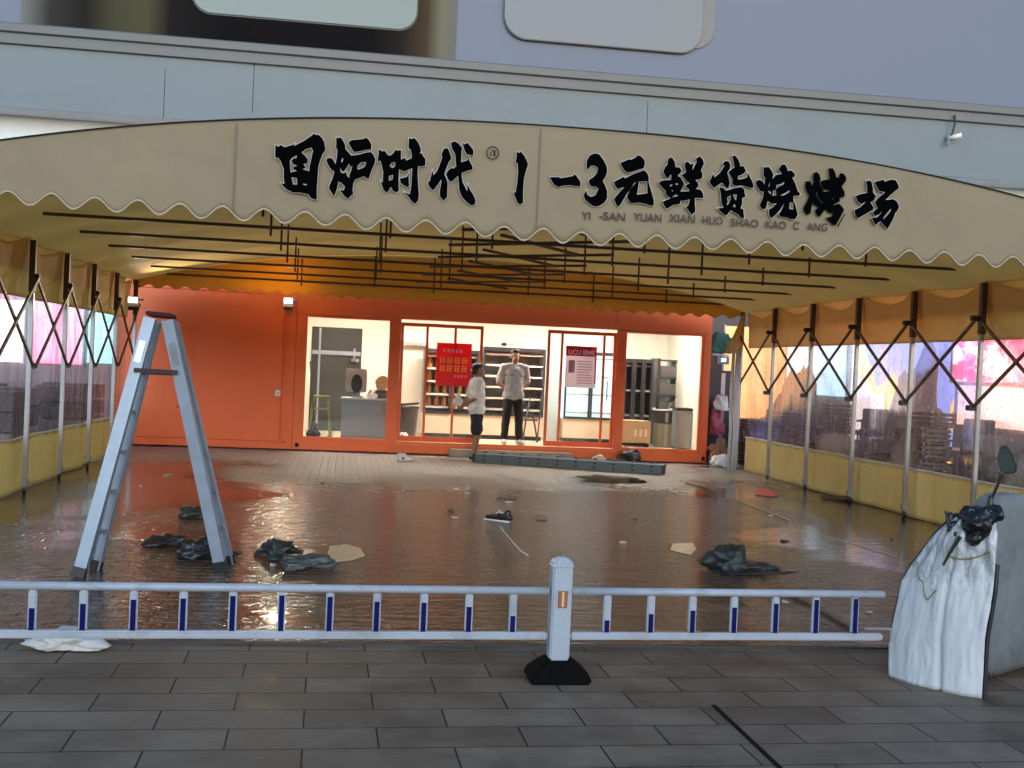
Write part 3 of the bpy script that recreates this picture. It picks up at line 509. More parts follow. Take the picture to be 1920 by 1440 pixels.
# lettering on the front valance: brush outlines traced on its plane
YL = YT0-.047
def zp(z, x0, y0, k): return [(x0+a/k, y0+b/k) for a, b in z]
A = lambda z: zp(z, 505, 240, 9.6); B_ = lambda z: zp(z, 700, 250, 9.6); C_ = lambda z: zp(z, 900, 260, 7.385); D_ = lambda z: zp(z, 1130, 280, 9.6); E_ = lambda z: zp(z, 1320, 280, 9.6); F_ = lambda z: zp(z, 1500, 300, 9.6)
GL = [
 [A([(110,300),(165,335),(205,300),(275,345),(420,300),(460,275),(440,325),(620,230),(770,130),(795,92),(830,120),(890,120),(950,180),(990,250),(1015,390),(960,470),(905,620),(885,700),(870,900),(858,1100),(855,1280),(835,1290),(760,1270),(700,1195),(560,1165),(420,1160),(300,1100),(240,1040),(205,985),(270,1005),(255,880),(260,740),(235,680),(200,590),(150,530),(110,550),(100,460)]),
  A([(490,490),(420,530),(370,590),(375,720),(385,800),(500,770),(430,745),(430,700),(500,680),(430,650),(395,590),(430,550),(490,540)]), A([(580,440),(660,380),(755,355),(785,405),(770,470),(745,600),(725,680),(715,775),(600,740),(660,720),(615,645),(690,640),(695,560),(640,490)]), A([(400,885),(495,905),(500,1015),(430,1015)]), A([(605,1000),(680,1015),(670,1030),(615,1020)])],
 [A([(1205,165),(1250,180),(1285,165),(1330,230),(1370,310),(1370,370),(1385,395),(1430,440),(1475,495),(1600,480),(1740,440),(1830,430),(1880,490),(1910,560),(1900,640),(1850,740),(1790,920),(1755,905),(1700,870),(1545,930),(1515,1000),(1500,1110),(1515,1190),(1480,1210),(1440,1255),(1395,1270),(1330,1200),(1265,1110),(1340,1120),(1360,1060),(1300,990),(1245,965),(1225,1080),(1180,1210),(1150,1215),(1070,1090),(1085,1020),(1130,920),(1170,780),(1120,760),(1060,670),(1025,590),(1040,540),(1120,535),(1170,600),(1190,650),(1215,520),(1225,380),(1200,370)]),
  A([(1310,545),(1330,545),(1310,620),(1295,610)]), A([(1275,710),(1300,770),(1340,785),(1390,720),(1440,640),(1445,695),(1490,690),(1470,770),(1440,840),(1435,895),(1395,850),(1382,785),(1340,815),(1290,805)]), A([(1590,680),(1650,620),(1735,610),(1735,660),(1700,710),(1590,750)])],
 [A([(1420,265),(1480,215),(1600,205),(1710,190),(1740,165),(1800,220),(1840,300),(1835,390),(1740,395),(1620,420),(1580,430),(1520,430),(1480,370)])],
 [B_([(95,280),(160,320),(205,310),(260,385),(310,400),(370,340),(410,275),(425,310),(500,295),(500,470),(580,435),(590,490),(690,440),(690,380),(670,300),(645,270),(630,290),(640,80),(690,100),(740,80),(810,160),(850,260),(860,320),(835,365),(880,350),(885,390),(940,460),(940,580),(870,595),(805,590),(800,750),(810,950),(825,1100),(810,1210),(750,1275),(690,1220),(620,1130),(555,1055),(655,1095),(680,950),(690,800),(700,630),(600,670),(560,690),(465,650),(455,850),(460,1040),(420,1065),(360,1045),(315,965),(270,1050),(215,1060),(165,980),(130,850),(165,880),(175,700),(150,580),(125,490),(80,515),(75,470),(95,380)]),
  B_([(300,580),(330,530),(390,515),(390,590),(350,620),(310,605)]), B_([(280,770),(355,750),(345,830),(285,850)])],
 [B_([(475,810),(540,800),(610,775),(640,700),(640,870),(650,930),(620,970),(560,945),(490,895)])],
 [B_([(1240,340),(1270,270),(1340,265),(1370,330),(1410,450),(1360,520),(1310,640),(1280,740),(1315,810),(1340,900),(1335,1020),(1330,1150),(1260,1220),(1195,1130),(1195,1030),(1220,900),(1225,830),(1150,940),(1080,1030),(1010,970),(980,890),(1020,840),(1060,660),(1085,750),(1150,670),(1210,520),(1240,420),(1225,380)])],
 [B_([(1400,160),(1470,140),(1540,185),(1600,260),(1590,340),(1580,520),(1700,480),(1680,380),(1640,300),(1605,170),(1650,195),(1690,160),(1760,240),(1805,310),(1800,400),(1760,395),(1690,375),(1730,490),(1790,600),(1790,650),(1680,680),(1600,710),(1590,760),(1610,880),(1690,1040),(1695,905),(1740,1010),(1800,1100),(1845,1200),(1830,1280),(1770,1300),(1680,1240),(1590,1140),(1545,1020),(1525,770),(1470,820),(1400,880),(1345,830),(1305,740),(1350,660),(1425,610),(1430,640),(1490,590),(1480,480),(1470,370),(1410,260)])],
 [C_([(505,180),(540,195),(565,178),(620,240),(665,340),(660,390),(640,440),(610,560),(600,700),(598,890),(550,915),(510,870),(480,790),(462,740),(492,745),(515,600),(528,450),(520,340),(490,330),(505,260)])],
 [C_([(965,530),(1090,530),(1120,545),(1290,515),(1305,485),(1340,520),(1395,600),(1390,665),(1250,645),(1150,650),(1100,670),(1040,650),(1000,600)])],
 [C_([(1480,300),(1520,230),(1590,200),(1650,215),(1710,290),(1755,380),(1765,450),(1740,530),(1700,580),(1740,660),(1765,740),(1760,830),(1720,890),(1650,935),(1580,940),(1510,895),(1450,840),(1435,780),(1465,710),(1490,780),(1540,805),(1600,780),(1640,690),(1600,665),(1540,665),(1505,610),(1510,570),(1570,530),(1620,470),(1630,400),(1590,375),(1540,375),(1480,440),(1475,380)])],
 [D_([(320,240),(490,170),(500,190),(600,140),(620,105),(680,115),(740,170),(765,240),(740,340),(640,370),(520,410),(450,420),(390,380),(340,300)])],
 [D_([(205,580),(380,490),(400,520),(560,440),(700,390),(740,370),(800,420),(830,490),(830,600),(880,760),(925,920),(920,1010),(870,1020),(760,980),(650,960),(560,970),(490,960),(445,880),(435,840),(500,720),(600,590),(560,620),(480,740),(420,830),(350,950),(290,1035),(240,990),(205,900),(225,860),(330,740),(390,680),(260,715),(215,640)]), D_([(655,580),(800,580),(805,790),(620,815)])],
 [D_([(1170,190),(1200,150),(1250,145),(1300,220),(1315,320),(1380,320),(1420,370),(1415,410),(1350,480),(1400,500),(1450,580),(1470,630),(1400,760),(1560,750),(1550,720),(1500,680),(1500,640),(1560,610),(1500,560),(1420,460),(1500,410),(1475,290),(1490,230),(1540,220),(1580,270),(1640,245),(1610,380),(1690,230),(1680,160),(1750,120),(1810,190),(1825,260),(1770,380),(1800,440),(1790,520),(1740,545),(1670,550),(1720,610),(1730,660),(1680,710),(1770,730),(1810,800),(1815,880),(1660,875),(1665,1000),(1670,1120),(1605,1180),(1550,1110),(1500,1040),(1540,1010),(1570,900),(1470,925),(1400,930),(1390,985),(1280,1000),(1150,1075),(1110,1020),(1075,940),(1200,890),(1300,850),(1360,840),(1320,810),(1230,880),(1140,820),(1130,740),(1060,680),(1010,600),(1060,560),(1235,545),(1230,450),(1180,520),(1140,510),(1090,400),(1120,320),(1165,270)]),
  D_([(1215,670),(1215,640),(1265,630),(1240,650)]), D_([(1310,610),(1350,615),(1350,640),(1320,635)]), D_([(1235,730),(1265,745),(1255,760)])],
 [E_([(330,270),(370,210),(440,210),(480,290),(470,350),(420,420),(450,520),(465,600),(450,690),(410,705),(360,650),(330,600),(260,640),(180,700),(130,640),(95,580),(170,440),(190,500),(280,430),(340,340),(370,290)])],
 [E_([(505,115),(560,110),(620,180),(650,260),(650,300),(710,300),(760,390),(700,450),(615,480),(610,540),(700,530),(780,500),(790,420),(860,560),(895,640),(880,700),(780,680),(680,650),(600,660),(530,650),(505,600),(510,540),(440,410),(490,360),(550,320),(530,230),(520,150)])],
 [E_([(280,680),(340,690),(400,745),(560,690),(680,675),(730,730),(735,800),(755,840),(730,860),(690,880),(690,980),(660,1060),(710,1080),(725,1240),(680,1245),(610,1170),(480,1100),(400,1200),(330,1150),(240,1060),(350,1050),(310,950),(300,800)]), E_([(415,870),(480,830),(475,910),(440,980),(410,1010),(430,940)]), E_([(520,820),(590,810),(575,920),(550,880)]), E_([(545,980),(575,1035),(525,1035)])],
 [E_([(1070,300),(1100,325),(1160,310),(1220,380),(1250,460),(1230,540),(1290,460),(1400,440),(1345,350),(1400,270),(1460,270),(1500,340),(1510,390),(1560,370),(1630,430),(1640,490),(1590,510),(1640,600),(1690,750),(1735,800),(1710,835),(1610,840),(1610,920),(1630,960),(1650,1020),(1690,1180),(1640,1260),(1560,1260),(1480,1225),(1380,1215),(1345,1170),(1400,1080),(1450,960),(1380,1080),(1290,1180),(1215,1245),(1170,1180),(1165,1080),(1230,1050),(1310,970),(1220,985),(1150,930),(1130,1000),(1110,1070),(1060,1085),(1010,1030),(1005,990),(1060,870),(1075,760),(1030,765),(960,680),(935,620),(940,560),(1010,545),(1070,590),(1085,640),(1100,520),(1070,470)]),
  E_([(1190,560),(1175,670),(1160,670)]), E_([(1310,640),(1400,620),(1450,580),(1430,630),(1340,670),(1300,710)]), E_([(1250,740),(1290,735),(1300,820),(1230,835)]), E_([(1370,830),(1460,790),(1545,735),(1530,770),(1440,825)]), E_([(1150,745),(1200,760),(1205,820)]), E_([(1545,960),(1605,960),(1610,1080),(1535,1070)])],
 [F_([(100,385),(180,380),(220,465),(250,400),(235,310),(245,235),(300,215),(350,260),(370,340),(360,400),(400,370),(470,355),(540,345),(530,250),(510,150),(590,150),(630,220),(650,310),(700,320),(720,240),(780,240),(830,310),(830,370),(750,480),(800,570),(805,660),(710,680),(720,740),(570,825),(700,785),(760,840),(795,900),(740,1000),(640,1175),(600,1175),(540,1110),(460,1035),(560,1025),(610,940),(530,950),(460,870),(420,930),(345,1030),(300,980),(275,900),(345,850),(270,800),(230,760),(205,850),(190,960),(120,990),(80,920),(60,860),(110,780),(170,640),(120,550),(95,480)]),
  F_([(345,420),(370,410),(410,500),(480,530),(550,515),(500,570),(430,570),(400,520)]), F_([(280,590),(320,565),(310,640),(420,765),(395,785),(300,660)]), F_([(605,475),(635,480),(625,500)]), F_([(570,695),(650,670),(585,720)])],
 [F_([(805,965),(818,968),(685,1200),(668,1190)])],
 [F_([(1190,370),(1280,370),(1310,480),(1320,590),(1370,650),(1330,730),(1270,760),(1330,860),(1310,900),(1170,980),(1040,1055),(990,980),(980,900),(1080,850),(1190,750),(1100,795),(1040,750),(1000,650),(1090,610),(1210,590),(1205,480)])],
 [F_([(1340,390),(1440,370),(1510,345),(1520,390),(1640,350),(1720,360),(1775,450),(1780,510),(1700,570),(1620,640),(1540,720),(1680,700),(1750,750),(1785,840),(1760,910),(1720,950),(1680,1060),(1580,1240),(1520,1190),(1450,1100),(1360,1175),(1320,1110),(1290,1040),(1390,1030),(1450,970),(1480,910),(1430,980),(1340,1010),(1310,940),(1395,865),(1370,810),(1350,760),(1400,690),(1530,580),(1430,560),(1380,480)]), F_([(1635,880),(1640,900),(1570,1000),(1495,1070),(1520,1010)])],
]
RING = [(175+88*cos(a*pi/16), 197+92*sin(a*pi/16)) for a in range(32)]; RIN = [(175+76*cos(a*pi/16), 197+80*sin(a*pi/16)) for a in range(32)]
GL += [[C_(RING), C_(RIN)], [C_([(140,190),(152,188),(160,232),(148,236)])], [C_([(162,158),(215,165),(214,176),(163,172)])], [C_([(192,175),(208,175),(211,240),(202,246),(186,232),(196,228)])]]
def letters(glyphs, name, material, y, offset, parent, ext):
    for g in glyphs:
        lps = [[((q := onY(px, py, y)).x, q.z) for px, py in lp] for lp in g]
        me = fill_curve(lps, ext, offset); me.materials.clear(); me.transform(Matrix(((1, 0, 0, -XC), (0, 0, -1, y-YT0), (0, 1, 0, 0), (0, 0, 0, 1))))
        link(name, me, material, parent)
letters(GL, 'lettering', INK, YL-.003, 0, fv, .0015)
letters([g for i, g in enumerate(GL[:-4]) if i not in (17, 18)], 'lettering_outline', HALO, YL, .0035, fv, .001)
for w, x0, y0, x1, y1 in (('YI', 1090, 411, 1107, 412), ('-SAN', 1124, 411, 1172, 414), ('YUAN', 1188, 413, 1240, 416), ('XIAN', 1254, 415, 1303, 418), ('HUO', 1317, 419, 1355, 421), ('SHAO', 1370, 423, 1422, 426), ('KAO', 1436, 427, 1474, 429), ('C', 1487, 429, 1498, 430), ('ANG', 1513, 431, 1551, 433)):
    a, b = onY(x0, y0, YL), onY(x1, y1, YL); me = text_mesh(w, .082)
    xs = [v.co.x for v in me.vertices]; k = (b.x-a.x)/(max(xs)-min(xs)); th = math.atan2(b.z-a.z, b.x-a.x)
    me.transform(Matrix.Translation((a.x-XC, YL-YT0, a.z)) @ Matrix.Rotation(-th, 4, 'Y') @ Matrix.Rotation(pi/2, 4, 'X') @ Matrix.Diagonal((k, 1.0, 1, 1)) @ Matrix.Translation((-min(xs), 0, 0)))
    me.materials.clear(); link('small_lettering', me, PINYIN, fv)

# ------------------------------------------------------------------ orange containers
YC = 20.04
def cast_holes(mb, x, z, w=.05): mb.box(x-w/2, x+w/2, -.004, .02, z-.03, z+.03)
lc = thing('closed_container', 'closed plain orange container wall at the left of the lit shop', 'container', (-.89, YC, 0))
MB().box(-3.0, -.13, .02, 2.4, .16, 2.72).build('wall_panel', ORANGE, lc)
fr = MB().box(-3.0, .0, -.012, .10, .03, .155).box(-3.0, 0, -.012, .10, 2.72, 2.95).box(-.128, 0, -.01, .10, .155, 2.72).box(-3.0, 0, .10, 2.4, 2.73, 2.93)
fr.build('frame', ORANGE, lc, bevel=.006)
h = MB(); cast_holes(h, -.10, .09); h.box(-.16, -.12, -.0125, .0, .135, .145); cast_holes(h, -.36, .09, .035); h.build('corner_hole', JOINT, lc)
dr = MB().box(-2.52, -1.72, .008, .03, .17, 2.1).build('door', ORANGE, lc, bevel=.004)
p = onY(332, 760, YC); MB().lathe((p.x+.89, -.0, p.z), [(.012, -.02), (.03, -.018), (.035, 0), (.03, .018), (.012, .02)], 14).build('handle', mat('brass', (.6, .38, .15), .3, .8), dr, smooth=True)
p = onY(521, 737, YC); sb = MB().box(p.x+.89-.045, p.x+.89+.045, -.022, .019, p.z-.05, p.z+.05).build('switch_box', WHITEP, lc, bevel=.006)
MB().box(p.x+.89-.02, p.x+.89+.02, -.027, -.0225, p.z-.022, p.z+.022).build('rocker', mat('grey rocker', (.45, .45, .45), .4), sb)
MB().tube([(p.x+.89+.06, .008, .2), (p.x+.89+.06, .008, 2.6)], .012, 8).build('conduit', ORANGE, lc)
MB().bar((p.x+.89+.045, .006, p.z-.03), (p.x+.89+.06, .006, p.z-.03), .01).build('cable', ORANGE, lc)

shop = thing('shop_container', 'open orange container shop with lit glass front and sliding doors', 'container', (-.87, YC, 0))
XO = -.87
class SB(MB):
    def add(s, vs, fs): return MB.add(s, [(v[0]-XO, v[1]-YC, v[2]) for v in vs], fs)
X0, X1, YB = -.886, 6.62, 22.55
fr = SB().box(X0, X1, YC-.02, YC+.12, .03, .22)                       # floor beam
fr.box(X0, X1, YC-.02, YC+.12, 2.395, 2.93)                             # header
fr.box(X0, -.735, YC-.018, YC+.118, .222, 2.393).box(6.475, X1, YC-.018, YC+.118, .222, 2.393)
fr.box(.762, .93, YC-.018, YC+.118, .222, 2.393).box(4.86, 4.99, YC-.018, YC+.118, .222, 2.393)
fr.box(X0, X0+.08, YC+.12, YB, .03, 2.93).box(X1-.08, X1, YC+.12, YB, .03, 2.93).box(X0+.08, X1-.08, YC+.12, YB, 2.86, 2.93)
fr.build('frame', ORANGE, shop, bevel=.008)
tm = SB()
for x0, x1 in ((-.735, .762), (4.99, 6.475)):
    tm.box(x0-.02, x1+.02, YC-.034, YC-.0215, 2.41, 2.44)
    tm.box(x0, x0+.035, YC+.0, YC+.06, .26, 2.35).box(x1-.035, x1, YC+.0, YC+.06, .26, 2.35).box(x0, x1, YC+.0, YC+.06, .223, .26).box(x0, x1, YC+.0, YC+.06, 2.35, 2.392)
tm.box(.90, 4.88, YC-.04, YC-.0215, 2.40, 2.47).box(.90, 4.88, YC-.05, YC-.0215, .17, .235)
tm.box(4.83, 4.855, YC-.035, YC-.0215, .24, 2.7)
tm.build('trim', mat('lighter orange paint', (.80, .16, .04), .4, var=.07, scale=2), shop)
h = SB(); cast = [(-.80, .11), (6.56, .11), (6.56, 2.86)]
for x, z in cast: h.box(x-.03, x+.03, YC-.024, YC-.0205, z-.035, z+.035)
h.build('corner_hole', JOINT, shop)
SB().box(X0+.08, X1-.08, YC+.12, YB, .17, .225).build('floor', FLOORI, shop)
SB().box(X0+.08, X1-.08, YB-.06, YB, .225, 2.75).box(X0+.081, X0+.11, YC+.121, YB-.06, .225, 2.75).box(X1-.11, X1-.081, YC+.121, YB-.06, .225, 2.75).build('inner_wall', INNER, shop)
SB().box(X0+.081, X1-.081, YC+.121, YB-.001, 2.752, 2.855).build('ceiling', INNER, shop)
lt = mat_emit('warm ceiling lamp', (1, .94, .80), 72)
for cx in (.0, 1.9, 3.8, 5.7):
    l = SB().box(cx-.5, cx+.5, 20.70, 20.90, 2.71, 2.751).build('ceiling_lamp', WHITEP, shop); SB().box(cx-.47, cx+.47, 20.72, 20.88, 2.70, 2.7095).build('diffuser', lt, l)
for x0, x1 in ((-.70, .727), (5.025, 6.44)): SB().box(x0, x1, YC+.025, YC+.033, .262, 2.348).build('window_pane', GLASS, shop)
def slider(x0, x1, y, bars):
    f = SB().box(x0, x0+.05, y, y+.04, .236, 2.34).box(x1-.05, x1, y, y+.04, .236, 2.34).box(x0+.05, x1-.05, y, y+.04, .236, .33).box(x0+.05, x1-.05, y, y+.04, 2.28, 2.34)
    for b in bars: f.box(b-.022, b+.022, y+.002, y+.038, .33, 2.28)
    d = f.build('sliding_door', ORANGE, shop, bevel=.005); SB().box(x0+.05, x1-.05, y+.016, y+.022, .33, 2.28).build('door_pane', GLASS, d); return d
slider(.935, 2.40, YC+.03, (1.40, 1.90))
d2 = slider(3.58, 4.855, YC+.075, (3.85, 4.63))
SB().box(4.70, 4.72, YC+.045, YC+.074, 1.1, 1.45).build('pull_handle', STEEL, d2)
# back door of the shop, beside it nothing else
bd = onY(586, 612, YB); be = onY(672, 800, YB)
d = SB().box(bd.x, be.x, YB-.075, YB-.061, .225, bd.z).build('back_door', DARKDOOR, shop)
SB().box(bd.x+.02, be.x-.02, YB-.12, YB-.0755, 1.72, 1.80).box(bd.x+.14, bd.x+.18, YB-.12, YB-.0755, .23, bd.z-.02).build('door_rail', ALU, d)
SB().box(be.x-.20, be.x-.05, YB-.15, YB-.121, 1.60, 1.66).box(be.x-.16, be.x-.12, YB-.15, YB-.121, 1.60, 1.86).build('door_closer', ALU, d)
# posters on the glass
def poster(name, label, cat, x0, x1, z0, z1, y, material, group=None):
    t = thing(name, label, cat, ((x0+x1)/2, y, z0)); w = (x1-x0)/2
    MB().box(-w, w, -.004, 0, 0, z1-z0).build('paper', material, t); return t, w, z1-z0
a, b = onY(820, 642, YC), onY(882, 725, YC)
REDP = mat('red poster', (.70, .025, .04), .45, var=.06, trans=.4)
t, w, hh = poster('poster', 'red poster with yellow writing on the left sliding door', 'poster', a.x, b.x, b.z, a.z, YC+.028, REDP)
YEL = mat('yellow print', (.85, .42, .06), .5); PALEINK = mat('pale pink print', (.85, .6, .55), .5)
rr = random.Random(3)
def glyph_block(mb, x, z, s, y):
    for k in range(3): zz = z+s*(.12+.36*k); mb.box(x+s*.02, x+s*(.7+.25*rr.random()), y-.0012, y, zz, zz+s*.12)
    for k in range(2): xx = x+s*(.12+.5*k); mb.box(xx, xx+s*.13, y-.0026, y-.0014, z+s*.02, z+s*.98)
g = MB()
for r, n in ((.52, 4), (.33, 4)):
    for i in range(n): glyph_block(g, -w*.82+i*w*.42, hh*r, w*.36, -.0045)
g.build('yellow_writing', YEL, t)
g = MB()
for i in range(5): glyph_block(g, -w*.65+i*w*.24, hh*.78, w*.19, -.0045)
g.build('pale_writing', PALEINK, t); g = MB()
for i in range(4): glyph_block(g, w*.05+i*w*.2, hh*.2, w*.14, -.0045); g.build('small_character', PALEINK, t); g = MB()
a, b = onY(1062, 648, YC+.07), onY(1116, 728, YC+.07)
t, w, hh = poster('notice', 'white notice with a red heading on the right sliding door', 'poster', a.x, b.x, b.z, a.z, YC+.072, mat('pale notice paper', (.80, .68, .72), .5, var=.08, trans=.6))
MB().box(-w, w, -.006, -.0042, hh*.76, hh).box(w*.9, w, -.006, -.0042, hh*.1, hh*.758).build('red_heading', REDP, t)
me = text_mesh('UCU IBME', .1, .0006); xs = [v.co.x for v in me.vertices]; k = w*1.7/(max(xs)-min(xs)); me.transform(Matrix.Translation((-w*.85, -.0068, hh*.80)) @ Matrix.Rotation(pi/2, 4, 'X') @ Matrix.Diagonal((k, 1.15, 1, 1))); link('heading_text', me, WHITEP, t)
g = MB()
for i in range(9): g.box(-w*.25, w*(.5+.25*rr.random()), -.0052, -.0042, hh*(.1+.065*i), hh*(.125+.065*i))
g.box(-w*.8, -w*.4, -.0052, -.0042, hh*.35, hh*.66); g.build('small_print', mat('rose print', (.55, .25, .32), .5), t)

# ------------------------------------------------------------------ inside the shop
ZF = .227
st = onY(603, 742, 21.2)
t = thing('stool', 'tall green wooden stool inside the left shop window', 'stool', (st.x, 20.75, ZF))
GREEN = mat('green paint', (.20, .26, .07), .5, var=.15)
MB().box(-.17, .17, -.15, .15, .70, .74).build('seat', GREEN, t, bevel=.01)
for sx in (-1, 1):
    for sy in (-1, 1): MB().bar((sx*.13, sy*.11, .70), (sx*.19, sy*.16, 0), .045).build('leg', GREEN, t)
for sx in (-1, 1): MB().bar((sx*.165, -.135, .3), (sx*.165, .135, .3), .03).build('stretcher', GREEN, t)
MB().bar((-.15, -.12, .5), (.15, -.12, .5), .03).bar((-.15, .12, .5), (.15, .12, .5), .03).build('cross_rail', GREEN, t)
a, b = onY(641, 745, 20.35), onY(729, 824, 20.35)
t = thing('counter', 'grey boxy counter behind the left shop window', 'counter', ((a.x+b.x)/2, 20.35, ZF)); cw = (b.x-a.x)/2; ch = a.z-ZF
MB().box(-cw, cw, 0, .45, .0, ch-.03).build('cabinet', GREYP, t, bevel=.006); MB().box(-cw-.015, cw+.015, -.015, .465, ch-.029, ch).build('counter_top', mat('pale top', (.5, .53, .56), .4), t, bevel=.005)
zc = ZF+ch; cxm = (a.x+b.x)/2
t = thing('till_screen', 'grey till screen with a dark oval back on the counter', 'screen', (cxm-.16, 20.52, zc+.001))
MB().box(-.10, .10, -.06, .1, 0, .03).bar((0, .02, .03), (0, .04, .2), .05).build('stand', GREYP, t, bevel=.006)
MB().box(-.22, .16, 0, .04, .10, .52).build('casing', mat('pale grey plastic', (.36, .36, .36), .4), t, bevel=.015)
MB().prism([(-.02+.10*cos(q*pi/10), .25+.17*sin(q*pi/10)) for q in range(20)], -.05, -.001).build('dark_oval', BLACKM, t)
t = thing('receipt_printer', 'small white printer in front of the till screen', 'printer', (cxm+.10, 20.46, zc+.001))
MB().box(-.1, .1, -.06, .08, 0, .09).build('casing', WHITEP, t, bevel=.02); MB().bar((-.05, 0, .091), (-.02, -.02, .16), .06, .02).bar((.04, .02, .091), (.06, 0, .14), .05, .02).build('paper_roll', mat('grey greenish', (.4, .45, .42), .5), t)
t = thing('paper_bag', 'brown folded paper bag standing on the black box', 'bag', (cxm+.27, 20.56, zc+.152))
MB().prism([(-.07, 0), (.07, 0), (.13, .17), (.09, .24), (.03, .27), (-.05, .25), (-.13, .15)], -.05, .05).build('paper', CARD, t, bevel=.012); MB().bar((-.08, -.055, .12), (.09, -.055, .17), .008).build('fold', mat('brown fold', (.3, .18, .09), .7), t)
t = thing('cash_box', 'black box at the right end of the counter', 'box', (cxm+.30, 20.55, zc+.001))
MB().box(-.16, .13, -.09, .1, 0, .15).build('body', BLACKM, t, bevel=.008); MB().box(-.10, .08, -.095, -.091, .05, .10).build('slot', mat('dark grey', (.06, .06, .06), .5), t)
bp = onY(574, 815, 20.4)
t = thing('broom', 'dark broom leaning in the left corner of the shop window', 'broom', (-.62, 20.42, ZF))
MB().tube([(.10, .0, .22), (-.02, .0, 1.35)], .014, 8).build('handle', BROWN, t); blob('bristles', [('c', (.1, 0, .24), (.08, 0, .06), .04, .10), ('c', (.0, 0, .06), (.16, 0, .05), .05, .05)], .012, BLACKM, t, wrinkle=.02, wscale=20)

FRAMED = mat('fridge dark frame', (.03, .03, .035), .35, var=.2); FRIDGE_IN = mat('fridge interior', (.22, .215, .205), .5, var=.2, scale=3); SHELF = mat('shelf', (.80, .78, .72), .4)
BEIGE = mat('beige panel', (.62, .50, .36), .5, var=.06, scale=2, dirt=.2, dirtcol=(.4, .28, .18))
def fridge(label, x0, x1, y, zt, frame, doors, shelves, base=.46, cool=None, kind='display_fridge'):
    t = thing(kind, label, 'fridge', ((x0+x1)/2, y, ZF)); w = (x1-x0)/2; D = .55; H = zt-ZF
    MB().box(-w, w, D-.03, D, base, H).box(-w, -w+.035, .03, D-.03, base, H).box(w-.035, w, .03, D-.03, base, H).box(-w+.035, w-.035, .03, D-.03, H-.1, H).build('cabinet', FRIDGE_IN if cool is None else cool, t)
    MB().box(-w, w, .0, D, .08, base-.001).build('base_panel', BEIGE, t, bevel=.006)
    MB().box(-w+.03, w-.03, .04, D-.04, 0, .079).build('plinth', BLACKM, t)
    for k in range(shelves):
        z = base+.1+(H-base-.25)*k/max(1, shelves-1); s = MB().box(-w+.036, w-.036, .06, D-.032, z, z+.035).build('shelf', SHELF, t)
    for i in range(doors):
        a = -w+2*w*i/doors; b = a+2*w/doors; f = .04
        dd = MB().box(a+.004, a+f, -.02, .028, base, H).box(b-f, b-.004, -.02, .028, base, H).box(a+f, b-f, -.02, .028, base, base+f).box(a+f, b-f, -.02, .028, H-f*1.6, H).build('door', frame, t)
        MB().box(a+f, b-f, .0, .006, base+f, H-f*1.6).build('door_glass', GLASS, dd)
    return t
f1a, f1b = onY(797, 655, 21.6), onY(900, 655, 21.6)
t1 = fridge('display fridge with amber lit stock behind the red poster', f1a.x, f1b.x, 21.6, f1a.z+.02, FRAMED, 2, 5)
f2a, f2b = onY(907, 655, 21.6), onY(1024, 660, 21.6)
t2 = fridge('wide display fridge with empty shelves behind the standing men', f2a.x, f2b.x, 21.6, f2b.z+.05, FRAMED, 2, 6)
f3a, f3b = onY(1060, 690, 21.6), onY(1158, 690, 21.6)
t3 = fridge('display fridge with an added cold blue glow behind the white notice', f3a.x, f3b.x, 21.6, 2.0, FRAMED, 2, 4, cool=mat('cold glare lining', (.55, .72, .80), .4, emit=(.6, .88, 1), estr=.55))  # lining glow stands in for bright glare on the door glass
f4a, f4b = onY(1172, 672, 21.2), onY(1226, 672, 21.2)
t4 = fridge('narrow dark framed fridge with a cardboard front in the right window', f4a.x, f4b.x, 21.2, f4a.z, FRAMED, 3, 3, cool=mat('dark fridge lining', (.025, .023, .022), .5, var=.4, scale=5))
f5a, f5b = onY(1230, 672, 22.0), onY(1278, 672, 22.0)
t = thing('shelf_rack', 'black open rack with grey bins in the right shop window', 'rack', ((f5a.x+f5b.x)/2, 21.75, ZF)); w = (f5b.x-f5a.x)/2; H = f5a.z-ZF
for sx in (-1, 1): MB().box(sx*w-.03, sx*w+.03, 0, .5, 0, H).build('side_panel', FRAMED, t)
for k in range(5):
    z = .25+(H-.3)*k/4; MB().box(-w+.031, w-.031, .02, .48, z, z+.03).build('shelf', FRAMED, t)
    if k < 4: MB().box(-w+.05, w-.05, .05, .4, z+.031, z+.26).build('bin', mat('grey bin', (.10, .095, .095), .5, var=.2), t, bevel=.01)
# amber goods inside the first fridge
for k in range(4):
    z = ZF+.46+.1+(f1a.z+.02-ZF-.46-.25)*k/4+.028
    for i in range(6):
        g = MB().lathe(((f1a.x+f1b.x)/2-.40+i*.15, 21.85, z), [(.03, 0), (.045, .01), (.045, .13), (.02, .17), (.018, .2)], 10).build('drink_bottle', mat('amber drink', (.70, .36, .10), .3, var=.2), None, smooth=True)
        tag(g, 'amber drink bottle standing on a fridge shelf behind the red poster', 'bottle', 'bottles in the left fridge')
